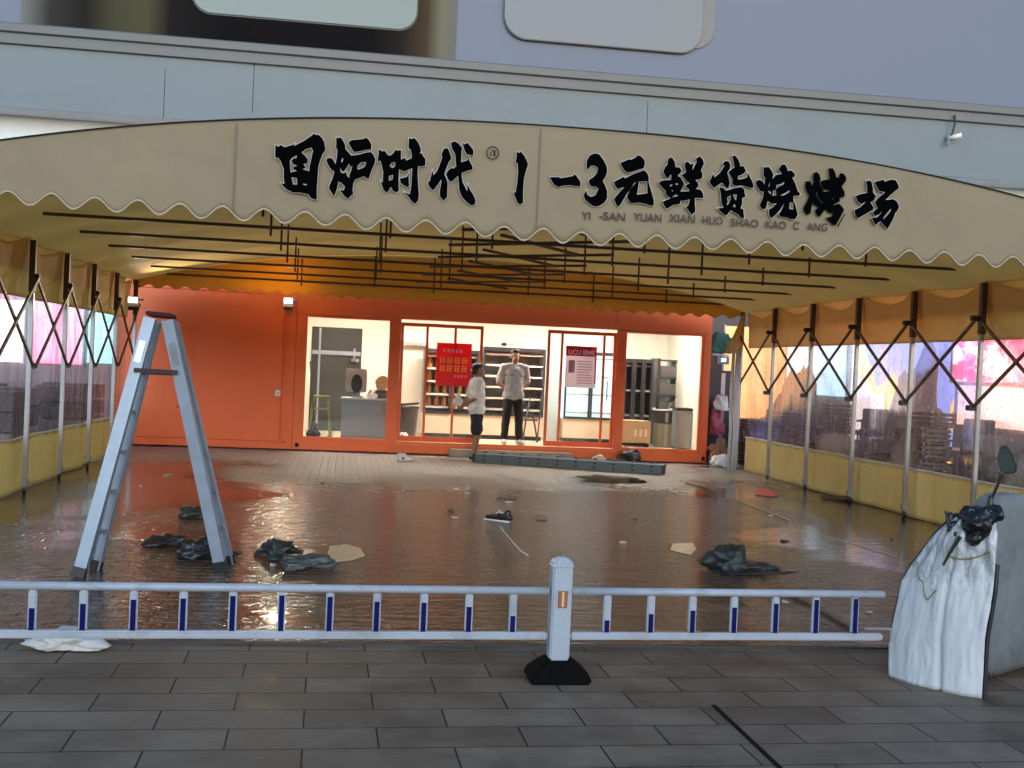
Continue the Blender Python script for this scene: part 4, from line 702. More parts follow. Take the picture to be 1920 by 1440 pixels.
# bins, boxes in the shop
bnx = onY(763, 790, 20.9)
t = thing('waste_bin', 'dark brown round bin just inside the left sliding door', 'bin', (bnx.x, 20.9, ZF))
MB().lathe((0, 0, 0), [(.15, 0), (.17, .02), (.20, .55), (.215, .56), (.215, .60), (.19, .60), (.185, .56)], 24).build('body', mat('dark brown plastic', (.06, .045, .04), .45), t, smooth=True); MB().bar((-.2, 0, .62), (.2, -.05, .66), .36, .035, up=(0, 0, 1)).build('lid', BLACKM, t, bevel=.01)
t = thing('rag_pile', 'white rags and a brown carton on the floor beside the bin', 'rags', (bnx.x-.10, 20.45, ZF))
crumple('rag', (.10, .08, .12), 4.2, WHITEP, t); MB().box(-.14, .02, -.16, -.08, 0, .1).build('carton', CARD, t, bevel=.004)
gb0, gb1 = onY(1271, 765, 20.6), onY(1310, 843, 20.6)
t = thing('grey_bin', 'tall grey steel bin with a black lid at the right window', 'bin', ((gb0.x+gb1.x)/2, 20.62, ZF)); w = (gb1.x-gb0.x)/2
MB().box(-w, w, 0, .36, .02, gb0.z-ZF-.05).build('body', mat('steel bin', (.26, .29, .30), .3, .4, var=.15, scale=4), t, bevel=.03); MB().box(-w-.01, w+.01, -.01, .37, gb0.z-ZF-.049, gb0.z-ZF).build('lid', BLACKM, t, bevel=.015); MB().box(w-.02, w+.015, -.006, .0, .0, gb0.z-ZF-.06).build('edge_strip', BLACKM, t)
for i, (px, py, ww, hh, yy, mm, lb) in enumerate(((1247, 842, .17, .46, 20.95, 'a', 'olive grey carton standing on the floor beside the grey steel bin'), (1250, 790, .18, .24, 20.951, 'b', 'dark carton stacked on the olive carton beside the bin'))):
    p = onY(px, py, yy); z = ZF if i == 0 else ZF+.462
    t = thing('carton', lb, 'box', (p.x, yy, z)); MB().box(-ww, ww, 0, .3, 0, hh-.002).build('box', mat('olive carton', (.22, .20, .15), .6) if i == 0 else mat('dark carton', (.035, .03, .03), .5), t, bevel=.006); MB().box(-.03, .03, -.003, -.0005, .02, hh-.03).build('tape', mat('carton tape', (.32, .3, .26), .4), t)
p = onY(1245, 780, 20.96); t = thing('tray', 'white tray lying on top of the dark carton', 'tray', (p.x, 20.96, ZF+.462+.24)); MB().box(-.17, .2, .02, .28, 0, .02).box(-.17, -.16, .02, .28, .021, .05).box(.19, .2, .02, .28, .021, .05).build('tray_body', WHITEP, t, bevel=.004); MB().bar((.1, .1, .03), (.17, .12, .16), .015).build('spoon', STEEL, t)
p = onY(1215, 820, 20.7); t = thing('open_carton', 'large brown cardboard box leaning under the narrow fridge', 'box', (p.x-.05, 20.72, ZF)); 
MB().box(-.52, .12, .06, .40, .08, .5).build('box', CARD, t, bevel=.006); g = MB()
for i in range(3): g.box(-.20+i*.1, -.15+i*.1, .054, .0585, .2, .34)
g.build('print', mat('white carton print', (.75, .65, .5), .5), t); MB().box(-.5, -.46, .08, .38, 0, .079).box(.06, .1, .08, .38, 0, .079).build('foot', BLACKM, t)
p = onY(995, 790, 21.1); t = thing('folding_chair', 'folded dark chair leaning beside the man in grey', 'chair', (p.x, 21.1, ZF))
for sx in (-.14, .14): MB().bar((sx, 0, 0), (sx*.8+.12, .25, .85), .025).bar((sx+.05, .22, 0), (sx*.8-.08, 0, .55), .025).build('frame', FRAMED, t)
MB().box(-.12, .14, .05, .2, .40, .43).build('seat', mat('brown vinyl', (.1, .05, .035), .5), t)
# wall mounted air conditioner & small clock badge above the fridges
p = onY(960, 648, 22.4); t = thing('wall_badge', 'small dark badge on the back wall above the wide fridge', 'sign', (p.x-.15, 22.485, p.z+.02)); MB().prism([(.06*cos(q*pi/8), .035*sin(q*pi/8)) for q in range(16)], -.008, 0).build('plate', BLACKM, t); MB().box(.08, .2, -.006, 0, -.012, .012).build('line', mat('grey print', (.4, .38, .34), .5), t)
p = onY(778, 640, 22.3); t = thing('air_conditioner', 'white air conditioner high on the back wall behind the left sliding door', 'air conditioner', (p.x, 22.26, p.z-.08)); MB().box(-.35, .35, 0, .22, 0, .26).build('casing', WHITEP, t, bevel=.03); MB().box(-.3, .3, -.004, -.0005, .03, .05).box(-.3, .3, -.004, -.0005, .06, .07).build('vent', mat('vent grey', (.4, .4, .4), .5), t)

# floodlights on the container top
FLW = mat('flood face', (.8, .8, .78), .3, emit=(1, .97, .9), estr=1.6)  # glow put into the white faces, lamps not clearly on
for px, py, yy, lb in ((541, 569, YC-.06, 'white floodlight bracketed high between the two orange containers'), (251, 568, 18.6, 'white floodlight at the left rear tent pole')):
    p = onY(px, py, yy); t = thing('floodlight', lb, 'lamp', (p.x, yy, p.z)); MB().box(-.085, .085, -.10, -.02, -.06, .10).build('housing', WHITEP, t, bevel=.01); MB().box(-.07, .07, -.104, -.1005, .0, .085).build('face', FLW, t); MB().box(-.075, .075, -.09, -.03, -.12, -.062).build('driver', BLACKM, t, bevel=.008); MB().bar((0, -.02, 0), (0, .04, 0), .04).bar((.09, -.05, .05), (.15, -.02, .06), .03).build('bracket', ALU, t)

    if py < 600:
        bl = bpy.data.lights.new('tent_fill_spot', 'SPOT'); bo = bpy.data.objects.new('tent_fill_spot', bl); C.objects.link(bo)  # spot added to brighten canopy and curtains, fixture not clearly on
        bl.energy = 230 if px < 400 else 80; bl.color = (1, .88, .64); bl.spot_size = rad(95 if px < 400 else 135); bl.spot_blend = 1; bl.shadow_soft_size = .08
        bo.location = (p.x, yy-.13, p.z+.04); bo.rotation_euler = (V((.80, -.60, .04)) if px < 400 else V((-.25, -1, .42))).to_track_quat('-Z', 'Y').to_euler()

# ------------------------------------------------------------------ people
SKIN1 = mat('brown skin', (.30, .165, .105), .55, var=.12, scale=20); SKIN2 = mat('tan skin', (.40, .22, .14), .55, var=.12, scale=20)
HAIR = mat('black hair', (.008, .007, .007), .5, var=.4, scale=60, bump=.5, bscale=120)
def hand(pl, wrist, d, up, thumb):
    """palm and five separate curled fingers; d along the fingers, up across the palm, curl towards cu"""
    d, up = V(d).normalized(), V(up).normalized(); cu = d.cross(up).normalized()*thumb; w = V(wrist)
    pl.append(('c', w, w+d*.075, .026, .03)); pl.append(('c', w+up*.02, w+d*.075+up*.024, .018, .017)); pl.append(('c', w-up*.02, w+d*.075-up*.024, .018, .017))
    for k, (o_, l) in enumerate(((-.03, .062), (-.01, .072), (.011, .068), (.031, .054))):
        k0 = w+d*.085+up*o_; k1 = k0+(d*.75+cu*.6)*l*.55; k2 = k1+(d*.2+cu*.95)*l*.5; pl += [('c', k0, k1, .0095, .009), ('c', k1, k2, .009, .0075)]
    t0 = w+d*.025-up*.03; t1 = t0+(d*.6-up*.7+cu*.4)*.042; pl += [('c', t0, t1, .012, .0105), ('c', t1, t1+(d*.9+cu*.35)*.03, .0105, .0085)]
def head(pl, z, turn, s=1.0):
    c_, s_ = cos(turn), sin(turn)
    def r(x, y, zz): return (x*c_-y*s_, x*s_+y*c_, z+zz)
    pl += [('e', r(0, .012, .035), (.074, .092, .098), turn), ('e', r(0, -.03, -.035), (.058, .062, .072), turn), ('e', r(0, -.055, -.085), (.03, .032, .024), turn),
           ('c', r(0, -.088, .012), r(0, -.108, -.022), .010, .015), ('e', r(.079, .012, .0), (.012, .022, .032), turn), ('e', r(-.079, .012, .0), (.012, .022, .032), turn),
           ('e', r(0, -.083, -.052), (.026, .014, .009), turn), ('e', r(0, -.078, .035), (.055, .02, .012), turn)]
    return r
# --- man in the doorway, facing the camera, hands behind the back
p2 = onY(958, 829, 20.3)
man = thing('person', 'person in a stained grey tee and black trousers standing in the doorway, hands behind back', 'person', (p2.x, 20.25, .236), .10)
b = []
b += [('e', (0, 0, .95), (.155, .105, .13)), ('e', (0, .0, 1.12), (.15, .105, .16)), ('e', (0, 0, 1.30), (.175, .115, .15)), ('c', (-.13, 0, 1.40), (.13, 0, 1.40), .065, .065), ('c', (0, .01, 1.40), (0, -.01, 1.52), .058, .054)]
rr2 = head(b, 1.585, .18)
for sx in (-1, 1):
    b += [('c', (sx*.09, 0, .90), (sx*.118, -.01, .50), .088, .058), ('c', (sx*.118, -.01, .50), (sx*.135, .02, .09), .056, .038), ('c', (sx*.135, .03, .06), (sx*.17, -.13, .035), .04, .032)]
    sh, el, wr = V((sx*.195, .01, 1.38)), V((sx*.275, .07, 1.10)), V((sx*.08, .185, .98))
    b += [('c', sh, el, .056, .042), ('c', el, wr, .042, .028)]; hand(b, wr, (-sx*.9, .15, -.25), (0, .3, 1), sx)
body2 = blob('body', b, .007, SKIN2, man, 4)
tee = mat('stained grey tee', (.50, .50, .52), .8, var=.1, scale=10, bump=.3, bscale=26, dirt=.75, dirtcol=(.20, .19, .20))
s = [('e', (0, 0, 1.02), (.182, .135, .22)), ('e', (0, 0, 1.16), (.178, .132, .18)), ('e', (0, 0, 1.30), (.19, .132, .15)), ('c', (-.14, 0, 1.40), (.14, 0, 1.40), .075, .075), ('c', (-.085, 0, .885), (.085, 0, .885), .122, .122)]
for sx in (-1, 1): s.append(('c', (sx*.195, .01, 1.39), (sx*.262, .055, 1.165), .072, .066))
sh = blob('shirt', s, .011, tee, man, 4, .010, 9, 2)
MB().box(-.11, -.06, -.139, -.128, 1.245, 1.26).box(.075, .125, -.139, -.128, 1.235, 1.25).build('print', mat('tee print', (.06, .06, .07), .6), sh)
blk = mat('black trousers', (.012, .012, .014), .7, var=.3, bump=.3, bscale=22)
s = [('c', (-.085, 0, .85), (.085, 0, .85), .098, .098)]
for sx in (-1, 1): s += [('c', (sx*.088, 0, .84), (sx*.12, -.01, .50), .098, .08), ('c', (sx*.12, -.01, .50), (sx*.135, .02, .12), .08, .064)]
blob('trousers', s, .011, blk, man, 4, .010, 10, 5)
blob('hair', [('e', rr2(0, .028, .075), (.078, .088, .068), .18), ('e', rr2(0, -.03, .105), (.062, .055, .04), .18)], .008, HAIR, man, 2, .004, 40)
for sx in (-1, 1):
    blob('shoe', [('c', (sx*.135, .05, .045), (sx*.172, -.16, .038), .053, .046), ('c', (sx*.135, .045, .08), (sx*.135, .04, .05), .052, .052)], .009, mat('white shoe', (.72, .68, .62), .6, dirt=.3), man, 3)
    MB().add([rr2(sx*.032-.012, -.092, .022), rr2(sx*.032+.012, -.092, .022), rr2(sx*.032+.012, -.094, .012), rr2(sx*.032-.012, -.094, .012)]+[rr2(sx*.032-.012, -.08, .022), rr2(sx*.032+.012, -.08, .022), rr2(sx*.032+.012, -.08, .012), rr2(sx*.032-.012, -.08, .012)], [(0, 1, 2, 3), (4, 7, 6, 5), (0, 4, 5, 1), (2, 6, 7, 3), (0, 3, 7, 4), (1, 5, 6, 2)]).build('eye', HAIR, man)
# --- man on the ground, seen from behind his right side, hands behind the back
p1 = onZ(884, 856)
man = thing('person', 'person in a white tee and dark knee shorts standing on the ground, back half turned', 'person', (p1.x-.0, 19.62, .004), rad(90+8))
b = [('e', (0, 0, .93), (.15, .11, .13)), ('e', (0, -.01, 1.1), (.15, .12, .16)), ('e', (0, 0, 1.27), (.17, .12, .15)), ('c', (-.125, .01, 1.36), (.125, .01, 1.36), .065, .065), ('c', (0, .01, 1.36), (0, -.02, 1.47), .056, .052)]
rr1 = head(b, 1.535, .10)
for sx in (-1, 1):
    fy = -.05 if sx > 0 else .03
    b += [('c', (sx*.09, 0, .88), (sx*.095, fy-.02, .48), .085, .056), ('c', (sx*.095, fy-.02, .48), (sx*.095, fy+.03, .085), .054, .036), ('c', (sx*.095, fy+.035, .05), (sx*.11, fy-.13, .03), .04, .03)]
    sh_, el, wr = V((sx*.19, .02, 1.34)), V((sx*.24, .10, 1.06)), V((sx*.06, .26, .93))
    b += [('c', sh_, el, .054, .042), ('c', el, wr, .042, .028)]; hand(b, wr, (-sx*.85, .2, -.3), (0, .3, 1), sx)
blob('body', b, .007, SKIN1, man, 4)
wt = mat('white tee', (.80, .82, .84), .8, var=.05, bump=.35, bscale=22)
s = [('e', (0, 0, 1.0), (.17, .14, .22)), ('e', (0, 0, 1.14), (.172, .14, .18)), ('e', (0, .01, 1.27), (.188, .14, .15)), ('c', (-.13, .01, 1.36), (.13, .01, 1.36), .075, .075), ('c', (-.085, 0, .86), (.085, 0, .86), .138, .138)]
for sx in (-1, 1): s.append(('c', (sx*.19, .02, 1.345), (sx*.232, .085, 1.10), .074, .072))
blob('shirt', s, .011, wt, man, 4, .012, 8, 8)
s = [('c', (-.08, 0, .83), (.08, 0, .83), .105, .105)]
for sx in (-1, 1): s.append(('c', (sx*.088, 0, .82), (sx*.098, (-.05 if sx > 0 else .03)-.01, .50), .105, .098))
blob('shorts', s, .011, mat('navy shorts', (.012, .016, .028), .7, var=.3, bump=.3, bscale=22), man, 4, .010, 9, 3)
blob('hair', [('e', rr1(0, .03, .055), (.085, .092, .088), .1), ('e', rr1(0, .07, .0), (.068, .05, .075), .1), ('e', rr1(0, -.03, .095), (.068, .06, .045), .1)], .008, HAIR, man, 2, .006, 40)
for sx in (-1, 1):
    fy = -.05 if sx > 0 else .03
    blob('sandal', [('c', (sx*.095, fy+.06, .016), (sx*.112, fy-.17, .014), .04, .042), ('c', (sx*.06, fy-.08, .05), (sx*.155, fy-.08, .045), .02, .02)], .008, BLACKM, man, 2)
    MB().box(rr1(sx*.032, 0, 0)[0]-.011, rr1(sx*.032, 0, 0)[0]+.011, rr1(sx*.032, -.093, 0)[1], rr1(sx*.032, -.078, 0)[1], 1.547, 1.557).build('eye', HAIR, man)
q = man.matrix_world
mw = Matrix.Translation(man.location) @ Matrix.Rotation(rad(98), 4, 'Z')
pb = mw @ V((0, .34, .93))
t = thing('plastic_bag', 'crumpled white plastic bag held behind the back of the person in white', 'bag', (pb.x, pb.y, pb.z-.02)); crumple('film', (.075, .07, .14), 2.7, WHITEP, t, rough=.7); MB().tube([(.0, 0, .1), (.03, -.01, .16), (.06, .0, .1)], .008, 6).build('loop', WHITEP, t)

# ------------------------------------------------------------------ step, beam, rubbish by the shop
a = onZ(842, 856); b = onZ(1062, 860)
t = thing('doorstep', 'low stained concrete step below the sliding doors', 'step', ((a.x+b.x)/2, 19.72, .004)); w = (b.x-a.x)/2
MB().box(-w, w, 0, .29, 0, .13).build('slab', mat('stained concrete', (.36, .30, .26), .7, var=.25, scale=5, bump=.4, bscale=20, dirt=.6, dirtcol=(.16, .09, .06)), t, bevel=.012); MB().box(-w+.02, w-.02, .02, .27, .1305, .136).build('mat', mat('worn mat', (.30, .24, .21), .85, var=.35, scale=12, dirt=.5, dirtcol=(.12, .08, .06)), t)
a, b = onZ(890, 868), onZ(1240, 891); ln = (b-a).length; az = math.atan2(b.y-a.y, b.x-a.x)
t = thing('folded_frame', 'long grey bundle of folded steel bars lying before the shop door', 'frame', (a.x, a.y, .006), az)
gm = mat('grey green steel', (.10, .118, .125), .45, .3, var=.15, scale=5)
MB().box(0, ln, .0, .055, .0, .17).box(.03, ln-.02, .06, .115, .01, .165).box(0, ln-.05, .12, .175, 0, .17).build('bars', gm, t, bevel=.008)
bt = MB()
for i in range(10):
    x = .16+(ln-.32)*i/9; bt.box(x-.022, x+.022, -.016, -.001, .035, .065).box(x-.022, x+.022, -.016, -.001, .105, .135).box(x-.012, x+.012, -.012, .17, .1705, .195)
bt.build('bolt', BLACKM, t, bevel=.004); MB().box(-.05, .0-.001, -.005, .18, .01, .15).build('end_cap', BLACKM, t, bevel=.01); MB().box(ln+.001, ln+.05, -.005, .18, .01, .16).build('end_cap', BLACKM, t, bevel=.01); MB().box(.02, ln-.02, -.004, -.0005, .15, .168).build('top_flange', mat('pale edge steel', (.34, .38, .40), .4, .3), t)
def litter(name, label, cat, px, py, size, seed, m_, rz=0, rough=.45, z=.006, group=None, part='film'):
    p = onZ(px, py); t = thing(name, label, cat, (p.x, p.y, z), rz, group); crumple(part, size, seed, m_, t, rough=rough); return t
t = litter('rubbish_bag', 'black rubbish bag slumped behind the long grey bundle', 'bag', 1180, 868, (.20, .14, .22), 5.1, FABK); crumple('rag', (.18, .1, .07), 9.4, mat('brown rag', (.14, .07, .045), .8), t).location = (-.25, -.06, 0)
t = litter('cloth_heap', 'pale crumpled cloth beside the black rubbish bag', 'cloth', 1122, 868, (.12, .08, .12), 3.3, mat('pinkish cloth', (.55, .42, .36), .8, bump=.3)); crumple('corner', (.06, .05, .05), 6.0, WHITEP, t).location = (.3, -.06, 0)
p = onZ(1215, 866); t = thing('desk_lamp', 'small black bent stand left on the ground by the orange wall', 'lamp', (p.x, p.y, .006)); MB().lathe((0, 0, 0), [(.1, 0), (.1, .02), (.03, .03)], 16).build('foot', BLACKM, t); MB().tube([(0, 0, .03), (.05, 0, .1), (-.02, 0, .2)], .015, 8).bar((-.09, 0, .2), (.07, 0, .22), .07, .03).build('neck', BLACKM, t)
p = onZ(1076, 862); t = thing('water_bottle', 'clear plastic bottle standing behind the grey bundle', 'bottle', (p.x, p.y, .006)); MB().lathe((0, 0, 0), [(.03, 0), (.036, .01), (.036, .14), (.015, .19), (.015, .21)], 14).build('body', mat('pale bottle', (.6, .62, .62), .2), t, smooth=True); MB().lathe((0, 0, .08), [(.0365, 0), (.0365, .04)], 14).build('label_band', REDP, t); MB().lathe((0, 0, .2101), [(.017, 0), (.017, .025)], 12).build('cap', WHITEP, t)
p = onZ(756, 866); t = thing('fallen_bottles', 'tied bundle of small white bottles lying before the shop', 'bottles', (p.x, p.y, .006), .2)
for k in range(3): MB().tube([(-.10+.01*k, -.03+.065*k, .035), (.08, -.03+.065*k, .035), (.12, -.03+.065*k, .035), (.15, -.03+.065*k, .035)], [.033, .033, .014, .014], 12).build('bottle', WHITEP, t, smooth=True)
MB().box(-.04, .0, -.065, .135, .036, .0705).build('wrap', mat('dark wrap', (.08, .06, .12), .4), t); MB().box(-.09, .05, -.02, .11, .0706, .13).build('pack', mat('pale pack', (.7, .68, .68), .4), t, bevel=.01)
# sheets, bags on the wet floor
t = litter('tarpaulin', 'dark green crumpled tarpaulin behind the ladder right leg', 'tarpaulin', 372, 972, (.18, .13, .11), 1.4, FABD)
t = litter('bin_bag', 'flat shiny black bag left between the ladder legs', 'bag', 315, 1024, (.18, .13, .09), 2.2, FABK, .3)
t = litter('bin_bag', 'grooved black bag against the foot of the ladder right leg', 'bag', 372, 1046, (.17, .13, .14), 6.6, FABK, -.3, .6)
t = litter('jacket', 'dark crumpled jacket with torn edges right of the ladder', 'cloth', 522, 1046, (.13, .12, .11), 7.7, FABD, .5, .9)
t = litter('tarpaulin', 'grey green wet cloth lying next to the pale cardboard', 'cloth', 570, 1066, (.165, .13, .09), 8.3, mat('grey green cloth', (.055, .07, .065), .4, var=.4, scale=9, bump=.4, bscale=24), .2, .6)
t = litter('rubbish_bag', 'black and green bag behind the right barrier section', 'bag', 1358, 1068, (.15, .16, .18), 4.7, FABD, .2, .5); c = crumple('tail', (.2, .12, .06), 3.8, FABK, t); c.location = (.22, .0, 0); c = crumple('wet_film', (.30, .14, .012), 1.9, FABK, t); c.location = (.1, -.16, 0)
t = litter('wet_cloth', 'greenish brown soaked cloth lying before the grey bundle', 'cloth', 1150, 904, (.30, .15, .08), 5.9, mat('olive cloth', (.12, .10, .06), .6, var=.5, scale=8, bump=.5), .0, .7); c = crumple('dark_end', (.12, .08, .06), 2.9, FABK, t); c.location = (.33, -.05, 0)
t = litter('puddle_rag', 'brown dirty rag at the foot of the right curtain', 'cloth', 1580, 938, (.2, .1, .05), 6.2, mat('brown rag2', (.10, .06, .035), .7), -.5, .6)
t = litter('plastic_sheet', 'crumpled white plastic bag on the grey paving under the barrier', 'bag', 122, 1215, (.145, .12, .085), 9.1, mat('white film', (.62, .61, .58), .35, var=.1, bump=.5, bscale=18), 0, .55)
# shoe with lace
p = onZ(935, 978); t = thing('shoe', 'black and white shoe lying on its side mid floor', 'shoe', (p.x, p.y, .004), -.75)
blob('upper', [('c', (-.15, 0, .035), (.02, 0, .05), .018, .045), ('c', (.02, 0, .05), (.13, .0, .05), .045, .04), ('c', (.09, 0, .05), (.11, 0, .10), .045, .035)], .008, BLACKM, t, 2, .006, 25); MB().prism([(-.17, .004), (.16, .004), (.17, .022), (-.16, .016)], -.05, -.036).build('sole', WHITEP, t, bevel=.003); MB().tube([(-.02, -.03, .08), (.01, 0, .1), (.04, -.02, .09), (.06, .02, .1)], .006, 6).build('lace', WHITEP, t)
# flat pieces
def flat(name, label, cat, pts, m_, th=.004, part='sheet', curl=.0, group=None):
    P = [onZ(*q) for q in pts]; c0 = sum(P, V())/len(P); t = thing(name, label, cat, (c0.x, c0.y, .005), 0, group); mb = MB(); n = len(P)
    zz = [curl*abs(noise.noise(V((i*1.7, c0.x, c0.y)))) for i in range(n)]
    mb.add([(q.x-c0.x, q.y-c0.y, .001+zz[i]) for i, q in enumerate(P)]+[(q.x-c0.x, q.y-c0.y, .001+th+zz[i]) for i, q in enumerate(P)], [tuple(range(n)), tuple(range(2*n-1, n-1, -1))]+[(i, (i+1) % n, (i+1) % n+n, i+n) for i in range(n)])
    mb.build(part, m_, t); return t
flat('cardboard_sheet', 'pale flat cardboard lying wet beside the dark cloth', 'cardboard', [(612, 1057), (618, 1026), (650, 1022), (676, 1030), (684, 1044), (660, 1052)], CARDP)
flat('cardboard_scrap', 'small pale scrap at the left edge of the pale cardboard', 'cardboard', [(568, 1042), (571, 1032), (588, 1033), (586, 1042)], CARDP)
flat('cardboard_sheet', 'brown cardboard strip lying behind the black and green bag', 'cardboard', [(1256, 1033), (1262, 1021), (1300, 1020), (1306, 1032), (1295, 1042)], CARDP, .006)
flat('red_sheet', 'red plastic sheet on the wet floor near the right curtain', 'sheet', [(1416, 929), (1419, 916), (1438, 917), (1461, 929), (1448, 933)], mat('red plastic', (.70, .03, .02), .4, var=.1), .003, curl=.03)
def stick(name, label, cat, pts, w, m_, group=None):
    P = [onZ(*q) for q in pts]; t = thing(name, label, cat, (P[0].x, P[0].y, .006), 0, group); MB().tube([(q.x-P[0].x, q.y-P[0].y, w) for q in P], w, 6).build('rod', m_, t); return t
stick('stick', 'pale thin stick on the wet floor beside the red sheet', 'stick', [(1388, 942), (1440, 962), (1480, 978)], .008, CARDP)
stick('string', 'white string trailing from the black and white shoe', 'string', [(938, 990), (956, 1012), (975, 1034), (990, 1044)], .005, WHITEP)
stick('cable', 'thin dark cable along the floor behind the right barrier section', 'cable', [(1465, 1108), (1530, 1142), (1605, 1186)], .010, BLACKM)
stick('cord', 'pale cord lying across the floor near the right curtain', 'cord', [(1545, 1008), (1610, 1024), (1680, 1046)], .004, mat('pale cord', (.5, .46, .4), .6))
stick('twig', 'brown twig on the damp floor right of the grey bundle', 'twig', [(1285, 908), (1320, 916), (1345, 928)], .010, mat('twig', (.2, .13, .07), .8))
flat('dark_scrap', 'flat dark scrap in the middle of the floor behind the shoe', 'scrap', [(930, 937), (940, 932), (970, 932), (970, 938)], FABK)
flat('dark_scrap', 'row of dark wet scraps right of the shoe', 'scrap', [(1003, 976), (1006, 972), (1024, 972), (1026, 978)], FABK)
# scattered bits: each a scrap of its own
rs = random.Random(11)
pale = mat('pale litter', (.55, .50, .42), .6, var=.2); darkl = mat('dark litter', (.03, .025, .022), .5, var=.3)
for i in range(30):
    x = rs.uniform(-2.6, 5.8); y = rs.uniform(7.2, 15.5); s_ = rs.uniform(.012, .038); dk = rs.random() < .4
    mb = MB(); n = 5; an = [2*pi*k/n+rs.uniform(-.4, .4) for k in range(n)]
    mb.add([(cos(q)*s_*1.5, sin(q)*s_, .002) for q in an]+[(cos(q)*s_*1.5, sin(q)*s_, .006+rs.uniform(0, .012)) for q in an], [tuple(range(n)), tuple(range(2*n-1, n-1, -1))]+[(k, (k+1) % n, (k+1) % n+n, k+n) for k in range(n)])
    o = mb.build('litter_scrap', darkl if dk else pale); o.location = (x, y, .004); o.rotation_euler.z = rs.uniform(0, 6)
    tag(o, ('tiny dark scrap scattered on the wet tent floor' if dk else 'tiny pale scrap scattered on the wet tent floor'), 'scrap', 'dark scraps on the floor' if dk else 'pale scraps on the floor')

# ------------------------------------------------------------------ step ladder
t = thing('step_ladder', 'tall aluminium folding step ladder standing open on the wet floor', 'ladder', (-1.35, 8.6, 0))
def W(x, y, z): return V((x+1.35, y-8.6, z))
def WL(p): return V((p.x+1.35, p.y-8.6, p.z))
nA, nB = WL(onZ(146, 1082, .005)), WL(onZ(414, 1070, .005)); fA, fB = WL(onZ(178, 1068, .005)), WL(onZ(430, 1058, .005))
tnA, tnB = WL(onY(281, 596, nA.y+8.6+.16)), WL(onY(314, 600, nB.y+8.6-.14)); tfA, tfB = WL(onY(292, 603, fA.y+8.6+.02)), WL(onY(324, 606, fB.y+8.6-.22))
axw = (fA-nA).normalized()
for a, b in ((nA, tnA), (nB, tnB), (fA, tfA), (fB, tfB)):
    d = (b-a).normalized(); r = MB().bar(a, b, .024, .086, up=(d.cross(axw)).normalized()); s = d.cross(axw).normalized()
    sgn = 1 if (a in (nA, nB)) else -1
    for k in (-1, 1): r.bar(a+s*k*.037+axw*.026*sgn, b+s*k*.037+axw*.026*sgn, .030, .010, up=s)
    o = r.build('side_rail', ALU, t)
    MB().bar(a+d*.0, a+d*.07, .036, .094, up=s).build('rubber_foot', BLACKM, o)
for (a, ta, b, tb) in ((nA, tnA, fA, tfA), (nB, tnB, fB, tfB)):
    for k in range(1, 6):
        u = k/6.3; MB().bar(a.lerp(ta, u)+axw*.012, b.lerp(tb, u)-axw*.012, .06, .02).build('step', ALUD, t, bevel=.004)
mid = (tnA+tnB+tfA+tfB)/4
c_ = [tnA+V((-.03, -.02, .02)), tnB+V((.03, -.02, .02)), tfB+V((.02, .03, .03)), tfA+V((-.03, .03, .03))]
MB().add([tuple(q) for q in c_]+[tuple(q+V((0, 0, .03))) for q in c_], [(3, 2, 1, 0), (4, 5, 6, 7), (0, 1, 5, 4), (1, 2, 6, 5), (2, 3, 7, 6), (3, 0, 4, 7)]).build('top_cap', mat('dark red plastic', (.06, .014, .014), .7, spec=.15), t, bevel=.006)
u = .795; MB().bar(nA.lerp(tnA, u)-axw*.03, nB.lerp(tnB, u)-axw*.03, .012, .032).build('spreader_strap', mat('dark strap', (.03, .012, .014), .6), t); MB().bar(fA.lerp(tfA, u), fB.lerp(tfB, u), .012, .03).build('spreader_strap', mat('dark strap', (.03, .012, .014), .6), t)
for tp, lo in ((tnA, nA), (tnB, nB)):
    q = tp.lerp(lo, .09)-axw*.014; MB().bar(q, q+(lo-tp).normalized()*.16, .006, .05, up=(lo-tp).cross(axw).normalized()).build('hinge_plate', STEEL, t)
# ------------------------------------------------------------------ guard rail
def brl(x): return 5.66+.0271*(x+1.42)
def rail_section(x0, x1, bal, lab):
    t = thing('guard_rail', lab, 'barrier', ((x0+x1)/2, brl((x0+x1)/2), 0)); ox, oy = (x0+x1)/2, brl((x0+x1)/2)
    def q(x, z): return (x-ox, brl(x)-oy, z)
    MB().tube([q(x0, .462), q(x1, .462)], .0205, 14).build('top_rail', WHITEM, t, smooth=True)
    MB().bar(q(x0, .231), q(x1, .231), .04, .038).build('bottom_rail', WHITEM, t, bevel=.008)
    for px, ht in bal:
        p = onY(px, 1150, 5.71); x = p.x
        b = MB().box(x-ox-.020, x-ox+.020, brl(x)-oy-.014, brl(x)-oy+.014, .2505, .4435).build('baluster', WHITEM, t, bevel=.006)
        MB().box(x-ox-.0125, x-ox+.0125, brl(x)-oy-.0168, brl(x)-oy-.0145, .2515, .2515+ht*1.5).build('blue_band', BLUE, b)
    return t, q
rail_section(-2.6, 1.085, [(-30, .06), (66, .07), (160, .085), (253, .10), (345, .105), (437, .115), (528, .118), (618, .115), (706, .10), (794, .098), (879, .085), (962, .055)], 'long white barrier section with blue banded bars left of the post')
rt, q = rail_section(1.205, 2.95, [(1140, .042), (1223, .065), (1302, .078), (1381, .09), (1460, .105), (1537, .12), (1612, .125)], 'short white barrier section with blue banded bars right of the post')
MB().bar(q(2.85, .275), q(3.0, .275), .012).bar(q(3.0, .28), q(3.0, .2), .012).build('end_bracket', STEEL, rt)
t = thing('barrier_post', 'white square barrier post on a black rubber foot', 'post', (1.145, brl(1.145), 0))
bm = MB(); bm.box(-.052, .052, -.052, .052, .10, .60).build('shaft', WHITEM, t, bevel=.008)
